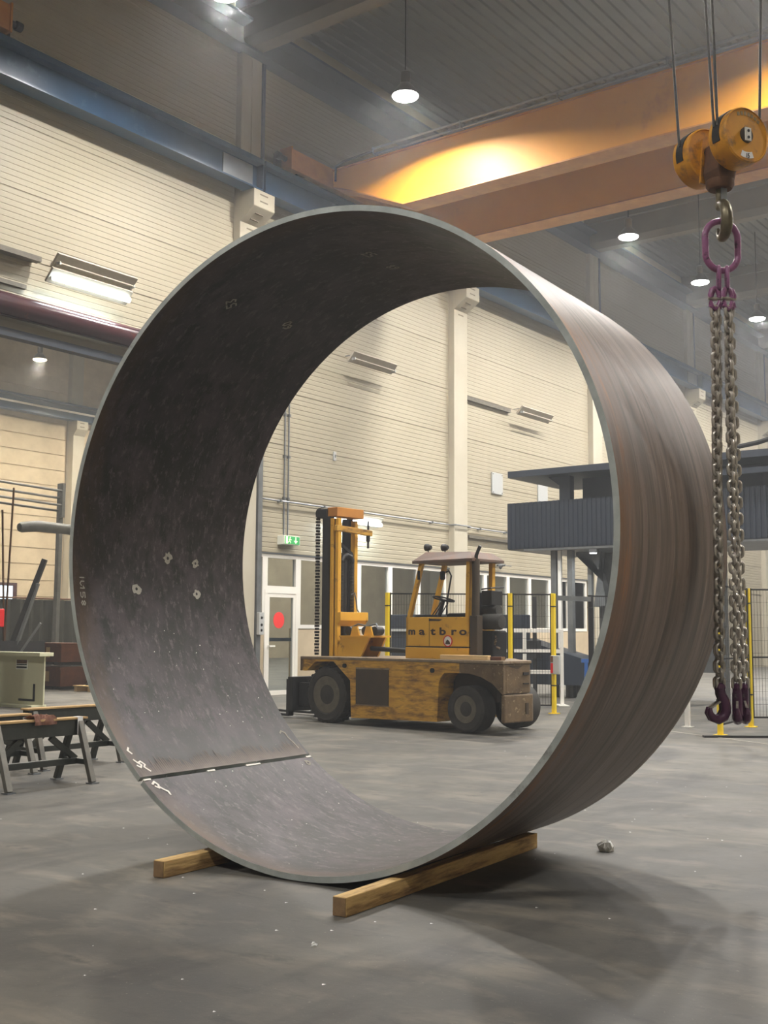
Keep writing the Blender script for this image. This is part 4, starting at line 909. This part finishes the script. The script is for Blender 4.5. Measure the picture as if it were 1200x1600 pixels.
# battens lying on the deck
t = thing('wooden_batten', 'pale new timber batten lying on the forklift deck below the cab', 'timber', FK.matrix_basis @ Vector((0, 0, 0)), math.radians(84.62))
MB().box(-.33, .56, -.20, -.12, 1.066, 1.135).build('beam', 'wood_new', t, bevel=.005); MB().box(.56, .562, -.195, -.125, 1.07, 1.13).build('end_grain', 'wood_end', t)
t = thing('wooden_batten', 'short dark wood block on the forklift deck behind the cab', 'timber', (14.41, 9.26, 0), math.radians(84.62))
MB().box(-.56, -.36, -.24, -.14, 1.066, 1.12).build('beam', 'crate_brown', t, bevel=.005); MB().box(-.564, -.56, -.235, -.145, 1.07, 1.115).build('end_grain', 'wood_end', t)

# ================================================================== SAFETY FENCE
def fence_run(label, pts, colours, h=2.2, mesh=True, feet=True):
    t = thing('safety_fence', label, 'fence', (pts[0][0], pts[0][1], 0)); o0 = Vector((pts[0][0], pts[0][1], 0))
    for p, cname in zip(pts, colours):
        q = Vector((p[0], p[1], 0)) - o0
        if cname:
            b = MB().box(q.x - .035, q.x + .035, q.y - .035, q.y + .035, .01, h); po = b.build('post', cname, t, bevel=.005)
            MB().box(q.x - .08, q.x + .08, q.y - .08, q.y + .08, 0, .012).build('foot_plate', cname, po)
            for z in (.5, 1.95): MB().box(q.x - .04, q.x + .04, q.y - .04, q.y + .04, z, z + .02).build('clamp', 'black_steel', po)
    for p, q in zip(pts[:-1], pts[1:]):
        a = Vector((p[0], p[1], 0)) - o0; b_ = Vector((q[0], q[1], 0)) - o0; d = (b_ - a).normalized(); a = a + d * .05; b_ = b_ - d * .05; L = (b_ - a).length
        fr = MB()
        for z in (.15, 1.1, h - .02): fr.bar(a + Vector((0, 0, z)), b_ + Vector((0, 0, z)), .02, .025)
        for e in (a, b_): fr.bar(e + Vector((0, 0, .14)), e + Vector((0, 0, h)), .02, .02)
        fo = fr.build('panel_frame', 'black_matte', t)
        wm = MB(); n = max(2, int(L / .05))
        for k in range(1, n): wm.bar(a + d * (L * k / n) + Vector((0, 0, .15)), a + d * (L * k / n) + Vector((0, 0, h - .02)), .0035, .0035)
        for k in range(1, 10): wm.bar(a + Vector((0, 0, .15 + k * .203)), b_ + Vector((0, 0, .15 + k * .203)), .0035, .0035)
        stuff(wm.build('wire_mesh', 'black_matte', fo))
    return t
fence_run('black mesh fence with yellow posts behind the forklift', [(17.33, 12.82), (18.69, 11.0), (19.16, 10.36)], ['yellow_post', 'yellow_post', 'yellow_post'])
fence_run('dark mesh fence panel framed with black posts, seen just inside the ring edge', [(20.25, 10.15), (20.9, 9.75)], ['black_matte', 'black_matte'], 2.2)
fence_run('black mesh fence with yellow posts behind the chain sling', [(16.66, 6.29), (18.47, 6.47), (19.0, 5.9), (20.2, 5.0)], ['yellow_post', 'yellow_post', 'black_matte', 'yellow_post'])
t = thing('guard_post', 'lone yellow post farther back, seen through the mesh by the hooks', 'post', (22.9, 7.2, 0)); MB().box(-.05, .05, -.05, .05, 0.012, 1.95).build('pole', 'yellow_post', t, bevel=.006); MB().box(-.1, .1, -.1, .1, 0, .012).build('foot_plate', 'yellow_post', t); MB().box(-.14, .14, -.02, .02, 1.5, 1.56).build('crosspiece', 'yellow_post', t)
t = thing('top_bar', 'pale grey bar joining the yellow post to the dark fence post', 'bar', (19.2, 10.36, 2.12)); MB().bar((0.02, -.02, 0), (1.02, -.22, 0), .05, .09).build('bar', 'galv', t); MB().box(.0, .03, -.05, .05, -.06, .06).build('bracket', 'galv', t)
t = thing('switch_box', 'grey switch box with red side strip on the yellow fence post', 'switch box', (19.09, 10.31, .72)); MB().box(-.05, .03, -.12, .06, 0, .34).build('housing', 'wall_vent', t, bevel=.01); MB().box(-.055, -.05, .0, .05, .02, .2).build('red_strip', 'red_plastic', t); MB().box(-.055, -.05, .0, .05, .22, .33).build('cover', 'rust_brown', t)

# white barrier rack behind the fence
e_ = Vector((-.597, .802, 0))
t = thing('white_barrier', 'white painted tubular barrier rack with three uprights behind the yellow post', 'barrier', (21.35, 11.36, 0), math.atan2(e_.y, e_.x))
for x in (0, .76, 1.36): MB().box(x - .035, x + .035, -.035, .035, 0, 1.55).build('upright', 'white_paint', t, bevel=.004)
for z in (.68, 1.10, 1.52): MB().box(.035, 1.33, -.03, .03, z - .04, z + .04).build('rail', 'white_paint', t, bevel=.004)
MB().box(-.1, .1, -.3, .3, 0, .02).build('foot', 'white_paint', t); MB().box(1.26, 1.46, -.3, .3, 0, .02).build('foot', 'white_paint', t)
t = thing('blue_stand', 'blue steel stand on the floor beside the ring edge', 'stand', (22.9, 11.6, 0), math.atan2(e_.y, e_.x))
MB().box(-.9, .1, -.04, .04, .84, .92).build('top_bar', 'blue_steel', t, bevel=.004)
for x in (-.85, -.45, .0): MB().box(x - .035, x + .035, -.035, .035, 0, .84).build('leg', 'blue_steel' if x > -.8 else 'dark_slate', t)

# ================================================================== DARK CUTTING MACHINE
M = thing('cutting_machine', 'large dark corrugated machine enclosure raised on grey posts', 'machine', (24.0, 14.19, 0))
Ln = 8.6
cs = MB(); w = 1.06; p = .118; prof = []
for i in range(9):
    y = -i * p; prof += [(0, y), (0, y - .05), (-.03, y - .065), (-.03, y - .105)]
prof.append((0, -9 * p))
vs = [(x, y, 3.47) for x, y in prof] + [(x, y, 4.56) for x, y in prof]; k = len(prof)
csm = cs.add(vs, [(i, i + 1, k + i + 1, k + i) for i in range(k - 1)]).mesh('corrugated_sheet', 'dark_slate')
for i in range(8): put(csm, 'corrugated_sheet', M, (0, -i * w, 0))
MB().box(.03, 2.6, -Ln, 0, 3.45, 4.54).build('enclosure_body', 'dark_slate', M)
MB().box(-.02, 2.6, -Ln, -.45, 3.40, 3.45).build('floor_frame', 'grey_steel', M)
rf_ = MB().box(-.35, 2.6, -Ln, -.22, 5.13, 5.28).build('roof_slab', 'dark_slate', M)
for y in (-1.35, -4.6, -7.2):
    MB().box(.1, .3, y - .28, y, 4.54, 5.13).build('roof_post', 'dark_slate', M)
    MB().prism([(y, 5.13), (y + .28, 5.13), (y, 4.92)], 'x', .1, .3).build('gusset', 'dark_slate', M)
MB().box(.5, 1.9, -6.0, -1.75, 4.56, 5.1).build('vent_box', 'dark_slate', M)
MB().box(-.32, -.25, -8.3, -3.4, 4.80, 4.92).build('cross_rail', 'dark_slate', M)
for y in (-1.05, -1.48): MB().box(.2, .34, y - .13, y, 0, 3.42).build('support_post', 'grey_steel', M)
MB().box(.22, .3, -1.30, -1.22, 0, 3.42).build('post_web', 'white_plain', M)
for y in (-5.0, -8.0): MB().box(.2, .45, y - .2, y, 0, 3.42).build('support_post', 'grey_steel', M)
# swept hood and panels below the enclosure
hood = []
for k in range(9):
    q = k / 8; hood.append((-1.3 - .75 * math.sin(q * PI / 2), 3.42 - .1 - 1.2 * q ** 2.2))
MB().prism([(-1.3, 3.42)] + hood + [(-1.75, 2.1), (-1.95, 3.42)], 'x', 1.0, 1.25).build('swept_hood', 'grey_steel', M)
MB().box(1.3, 1.42, -1.55, -1.45, 0.0, 3.42).build('frame_post', 'wall_vent', M)
MB().box(1.6, 1.65, -4.6, -1.6, 0.6, 3.42).build('back_panel', 'grey_steel', M)
MB().box(1.5, 1.6, -2.75, -2.65, .6, 3.42).build('panel_joint', 'wall_vent', M)
MB().box(.6, 1.5, -3.6, -1.2, 0, .75).build('plinth', 'wall_vent', M)
MB().prism([(-.4, 1.35), (-2.6, .75), (-2.6, .3), (-.4, .3)], 'x', -.2, .6).build('ramp', 'dark_slate', M)
bd = MB().box(-.2, .9, 0.6, 3.3, .35, 1.55).build('machine_bed', 'dark_slate', M)
MB().box(-.22, .92, .55, 3.35, 1.55, 1.92).build('bed_cover', 'dark_slate', M, bevel=.02)
MB().box(-.25, -.2, .55, 3.35, 1.5, 1.56).build('bed_strip', 'wall_vent', M)
for y in (.9, 3.0): MB().box(0, .2, y, y + .2, 0, .35).build('bed_foot', 'black_steel', M)
MB().box(-.3, .1, -.55, .35, .2, 1.9).build('control_cabinet', 'dark_slate', M, bevel=.02)
MB().box(-.22, -.18, -.1, .1, 1.0, 1.6).build('blue_window', 'blue_steel', M)
MB().tube([(-.5, -1.0, 0), (-.5, -1.0, 2.3)], .05, 10).build('hose_stand', 'black_steel', M); MB().box(-.62, -.38, -1.1, -.86, .9, 1.3).build('hose_reel', 'black_steel', M)
lw = MB().box(-.02, .1, -2.35, -2.15, 3.30, 3.38).build('light_housing', 'grey_steel', M); MB().box(-.03, .08, -2.3, -2.18, 3.285, 3.30).build('light_lens', 'worklight', lw)
MB().tube([(-.35, -5.6, 5.35), (-.35, -6.2, 5.42), (-.35, -7.0, 5.6), (-.35, -8.4, 6.05)], .05, 8).build('energy_chain', 'black_matte', M)
wl = bpy.data.lights.new('work_light', 'AREA'); wl.size = .2; wl.energy = 20; wl.color = (.95, .98, 1); o = bpy.data.objects.new('work_light', wl); COL.objects.link(o); o.location = (24.03, 11.95, 3.26)
# steel table and scrap by the fence behind the ring's right edge
t = thing('work_table', 'pale topped steel work table beside the white post behind the ring', 'table', (17.9, 8.0, 0), math.radians(-50))
MB().box(-.6, .4, -.3, .3, .86, .92).build('table_top', 'wall_vent', t)
for x in (-.52, .32):
    for y in (-.25, .25): MB().box(x - .04, x + .04, y - .04, y + .04, 0, .86).build('leg', 'grey_steel', t)
MB().box(-.52, .32, -.02, .02, .2, .25).build('stretcher', 'dark_slate', t)
t = thing('white_post', 'slim white upright post standing between the ring and the chain hooks', 'post', (17.8, 7.25, 0)); MB().box(-.035, .035, -.035, .035, .01, 1.75).build('pole', 'white_paint', t); MB().box(-.08, .08, -.08, .08, 0, .01).build('foot_plate', 'white_paint', t)
tag(MB().box(-.5, .55, -.05, .05, 0, .03).build('steel_flat', 'black_steel'), 'dark steel flat bar lying on the floor under the purple hooks', 'steel bar').location = (16.45, 5.95, 0)
bpy.data.objects['steel_flat'].rotation_euler = (0, 0, math.radians(-52))

# ================================================================== TRESTLES
def trestle(label, x0, x1, yc, splay, h, top='rust_top'):
    L = x1 - x0; t = thing('steel_trestle', label, 'trestle', (x0, yc, 0), 0, 'steel trestles by the ring')
    MB().box(0, L, -.05, .05, h - .17, h - .02).build('beam', 'trestle_paint', t, bevel=.005)
    MB().box(-.02, L + .02, -.065, .065, h - .02, h).build('top_strip', top, t, bevel=.003)
    for x in (.07, L - .07):
        for s in (-1, 1):
            lg = MB().bar((x, s * .05, h - .04), (x, s * splay, .01), .05, .06, (1, 0, 0)).build('leg', 'leg_steel' if s < 0 else 'trestle_paint', t, bevel=.004)
            MB().box(x - .045, x + .045, s * splay - .045, s * splay + .045, 0, .012).build('foot_plate', 'galv', lg)
        MB().bar((x, -splay * .78, .2), (x, splay * .78, .2), .035, .05).build('cross_tie', 'trestle_paint', t)
    MB().box(.07, L - .07, -.03, .03, .17, .23).build('stretcher', 'trestle_paint', t, bevel=.004)
    for s, xa in ((1, .07), (-1, L - .07)):
        MB().bar((xa, 0, .22), (xa + s * .30, 0, h - .18), .04, .055).build('diagonal_brace', 'trestle_paint', t)
    return t
trestle('dark steel trestle nearest the camera with a rag on its rusty top', 6.42, 7.50, 9.28, .27, .62)
trestle('dark steel trestle right behind the ring edge with a tan top strip', 7.70, 8.88, 10.45, .25, .64)
trestle('dark steel trestle partly hidden behind the nearest one', 6.5, 7.6, 10.30, .26, .60)
# rag and white tags
rg = bmesh.new(); bmesh.ops.create_grid(rg, x_segments=14, y_segments=10, size=.5); rnd = random.Random(4)
for v in rg.verts:
    x, y = v.co.x * .26, v.co.y * .2; z = .635 + .02 * math.sin(9 * v.co.x + 3 * v.co.y) + .014 * rnd.random()
    if y < -.062: z = .63 - (-.062 - y) * 1.6; y = -.074 - .012 * math.sin(11 * v.co.x)
    v.co = (7.02 + x, 9.28 + y, z)
me = bpy.data.meshes.new('cloth_rag'); rg.to_mesh(me); rg.free(); me.materials.append(MATS['cloth_brown'])
o = put(me, 'cloth_rag'); sd = o.modifiers.new('solid', 'SOLIDIFY'); sd.thickness = .006; tag(o, 'crumpled brown rag draped over the nearest trestle', 'rag')
for i, (x, y, z, lab) in enumerate(((7.42, 9.222, .45, 'white paper tag hanging at the end of the nearest trestle'), (7.10, 10.225, .44, 'white paper tag hanging on the half hidden trestle'))):
    b = MB().box(-.03, .03, -.004, .0, 0, .17).box(-.03, .03, -.004, .07, .17, .176); tag(b.build('paper_tag', 'paper'), lab, 'tag').location = (x, y - .012, z)

# ================================================================== NEXT HALL, SEEN THROUGH THE OPENING
t = thing('steel_girder', 'deep cream painted steel girder standing behind the trestles', 'girder', (13.95, 18.42, 0))
MB().box(0, .03, 0, 2.6, .06, .98).build('web', 'cream_machine', t)
MB().box(-.2, .12, -.12, 2.8, .98, 1.05).build('top_flange', 'cream_machine', t, bevel=.006)
MB().box(-.22, .12, .05, 2.8, 0, .06).build('bottom_flange', 'cream_machine', t, bevel=.006)
MB().box(-.006, .0, .25, .31, .12, .45).build('slot', 'black_matte', t); MB().box(-.006, .0, .31, .75, .12, .16).build('slot', 'black_matte', t); MB().box(-.008, .0, .33, .72, .17, .45).build('cover', 'cream_machine', t)
MB().box(-.008, .0, .5, .86, .72, .90).build('rating_plate', 'sign_white', t); MB().box(-.01, -.008, .52, .84, .74, .775).build('plate_slot', 'black_matte', t); MB().box(-.01, -.008, .52, .84, .80, .82).build('plate_slot', 'black_matte', t); MB().box(-.01, -.008, .52, .84, .83, .90).build('plate_field', 'rust_brown', t)
for i, (z, lab) in enumerate(((0.06, 'rusty brown steel box under another behind the cream girder'), (.66, 'rusty brown steel box on top of another behind the cream girder'))):
    t = thing('steel_box', lab, 'box', (18.6, 23.9, z - .06), 0, 'stacked rusty boxes'); MB().box(0, .9, 0, 1.4, .08, .56).build('body', 'crate_brown', t, bevel=.01)
    for y in (.1, 1.1): MB().box(.02, .88, y, y + .2, 0, .08).build('runner', 'black_steel', t)
    MB().box(-.005, 0, .45, .6, .2, .45).build('tag', 'rust_top', t); MB().box(-.02, 0, 0, 1.4, .5, .56).build('rim', 'crate_brown', t)
t = thing('wooden_pallet', 'pale wooden pallet with scrap on it on the next hall floor', 'pallet', (18.4, 22.0, 0))
for y in (0, .5, 1.0): MB().box(0, 1.1, y, y + .1, 0, .12).build('bearer', 'wood_new', t)
for k in range(7): MB().box(k * .155, k * .155 + .12, -.05, 1.15, .12, .145).build('board', 'wood_new', t)
for i, (x, y, s, m) in enumerate(((18.65, 22.2, .12, 'grey_steel'), (18.95, 22.6, .16, 'rust_brown'), (18.7, 22.8, .1, 'black_steel'))):
    tag(MB().prism([(-s, 0), (s, 0), (s * .8, s * .9), (-s * .3, s * 1.2)], 'y', -s, s * 1.4).build('scrap_piece', m, bevel=.01), ['grey scrap steel piece on the pallet', 'brown rusty scrap piece on the pallet', 'black scrap piece on the pallet'][i], 'scrap').location = (x, y, .146)
# welding curtain on a frame
t = thing('welding_screen', 'dark welding curtain screen on a frame behind the cream girder', 'screen', (21.0, 30.0, 0))
nn = 60; cv = [(4.2 * k / nn, .07 * math.sin(k * 1.1) + .04 * math.sin(k * .37)) for k in range(nn + 1)]
vs = [(x, y, .12) for x, y in cv] + [(x, y, 2.42) for x, y in cv]
MB().add(vs, [(i, i + 1, nn + 2 + i, nn + 1 + i) for i in range(nn)]).build('curtain', 'curtain_dark', t, smooth=True)
MB().tube([(-.1, 0, 2.46), (4.3, 0, 2.46)], .03, 8).build('top_rail', 'rust_brown', t)
for x in (-.1, 2.0, 4.3): MB().tube([(x, 0, 0), (x, 0, 2.5)], .03, 8).build('post', 'black_steel', t)
# extraction arm and pipe rack on a mast
t = thing('extraction_arm', 'grey extraction arm duct with rounded end on a mast in the next hall', 'extraction arm', (19.36, 23.5, 0))
MB().tube([(0, 0, 0), (0, 0, 4.1)], .13, 12).build('mast', 'grey_steel', t, smooth=True)
pts = [(-2.45, 0, 3.92), (-2.42, 0, 3.92), (-2.35, 0, 3.93), (-1.9, 0, 3.99), (-1.2, 0, 3.98), (0, 0, 3.95)]
MB().tube(pts, [.03, .1, .13, .135, .13, .13], 14).build('duct', 'grey_steel', t, smooth=True)
t = thing('pipe_rack', 'grey pipe rack of parallel tubes mounted on the far hall column line', 'pipe rack', (19.2, 27.6, 0))
for z, y in ((5.62, 0), (5.42, .1), (5.2, .0), (5.05, .15)): MB().tube([(-1.2, y, z), (2.15, y, z - .1)], .035, 8).build('tube', 'grey_steel', t, smooth=True)
for x in (2.15,): MB().box(x - .05, x + .05, -.05, .2, 4.75, 5.75).build('hanger', 'grey_steel', t)
MB().box(2.1, 2.22, .05, .2, 0, 4.75).build('post', 'grey_steel', t)
# leaning sections and rods in a stand behind the machine base
t = thing('bar_stand', 'dark steel stand holding leaning bars behind the cream girder', 'stand', (14.2, 21.2, 0))
MB().box(0, 1.4, -.6, .5, 0, .06).build('base', 'black_steel', t); MB().box(0, 1.4, -.6, -.54, .06, 1.25).build('side_plate', 'black_steel', t); MB().box(0, 1.4, .44, .5, .06, 1.25).build('side_plate', 'black_steel', t)
def leaning(label, p0, p1, w, m): tag(MB().bar(p0, p1, w, w * .8).build('leaning_bar', m), label, 'steel bar', 'bars leaning in the stand')
leaning('thick dark steel section leaning in the stand, longest of the leaning bars', (14.62, 21.0, .1), (15.22, 20.2, 2.95), .12, 'black_steel')
leaning('second dark steel section leaning alongside the longest one', (14.75, 20.95, .1), (15.13, 20.3, 2.45), .1, 'grey_steel')
leaning('short thin bar leaning low in the stand', (14.5, 20.9, .1), (15.1, 20.1, 1.62), .05, 'grey_steel')
leaning('tall thin rod leaning towards the pipe rack', (15.2, 21.5, .1), (15.5, 21.75, 4.6), .035, 'rust_brown')
leaning('tall thin rod crossing the other thin rod', (15.25, 21.45, .1), (15.02, 21.45, 4.05), .035, 'rust_brown')
leaning('upright dark flat bar at the left edge of the stand', (14.6, 21.4, .1), (14.55, 21.35, 2.7), .09, 'black_steel')
t = thing('red_valve', 'small red box on the bar stand at the left edge', 'box', (13.98, 19.9, 1.051)); MB().box(-.06, .06, -.06, .06, .48, .84).build('body', 'red_plastic', t, bevel=.02); MB().box(-.03, .03, -.03, .03, 0, .48).build('stem', 'black_steel', t)

# ================================================================== LITTER ON THE FLOOR
def crumple(name, label, loc, size, seed):
    bm = bmesh.new(); bmesh.ops.create_icosphere(bm, subdivisions=2, radius=size); rnd = random.Random(seed)
    for v in bm.verts: v.co *= .45 + .75 * rnd.random(); v.co.z = abs(v.co.z) * 1.1
    me = bpy.data.meshes.new(name); bm.to_mesh(me); bm.free(); me.materials.append(MATS['paper']); o = put(me, name, None, loc, (0, 0, seed)); tag(o, label, 'paper')
crumple('crumpled_paper', 'crumpled white paper on the floor right of the ring', (7.31, 3.57, .001), .062, 2)
crumple('paper_scrap', 'small white paper scrap on the floor in front of the timber', (4.29, 3.59, .0), .016, 5)
b = MB(); rnd = random.Random(11)
for k in range(110):
    u = rnd.random(); v = rnd.random(); d = 3.0 + 14 * u * u; q = math.radians(-20 + 40 * v) + math.atan2(.594, .797)
    x, y = d * math.cos(q), d * math.sin(q); s = .003 + .007 * rnd.random()
    b.add([(x - s, y, .001), (x + s, y - s * .5, .001), (x + s * .4, y + s, .003), (x - s * .4, y + s * .8, .002)], [(0, 1, 2, 3)])
o = stuff(b.build('floor_litter', 'paper')); o['label'] = 'tiny pale flakes scattered over the concrete floor'; o['category'] = 'litter'

# ================================================================== HAZE
# thin welding haze filling both halls
hm = bpy.data.materials.new('haze'); hm.use_nodes = True; nt = hm.node_tree; nt.nodes.remove(nt.nodes['Principled BSDF'])
vs_ = nt.nodes.new('ShaderNodeVolumeScatter'); vs_.inputs['Color'].default_value = (.93, .96, 1, 1); vs_.inputs['Density'].default_value = .0027; vs_.inputs['Anisotropy'].default_value = .35
nt.links.new(vs_.outputs[0], nt.nodes['Material Output'].inputs['Volume'])
hz = stuff(MB().box(X0 - .1, X1 + .1, Y0 - .1, YF + .1, -.1, ZT + .25).build('haze', hm)); hz['label'] = 'thin grey welding haze hanging in the hall air'; hz['category'] = 'haze'
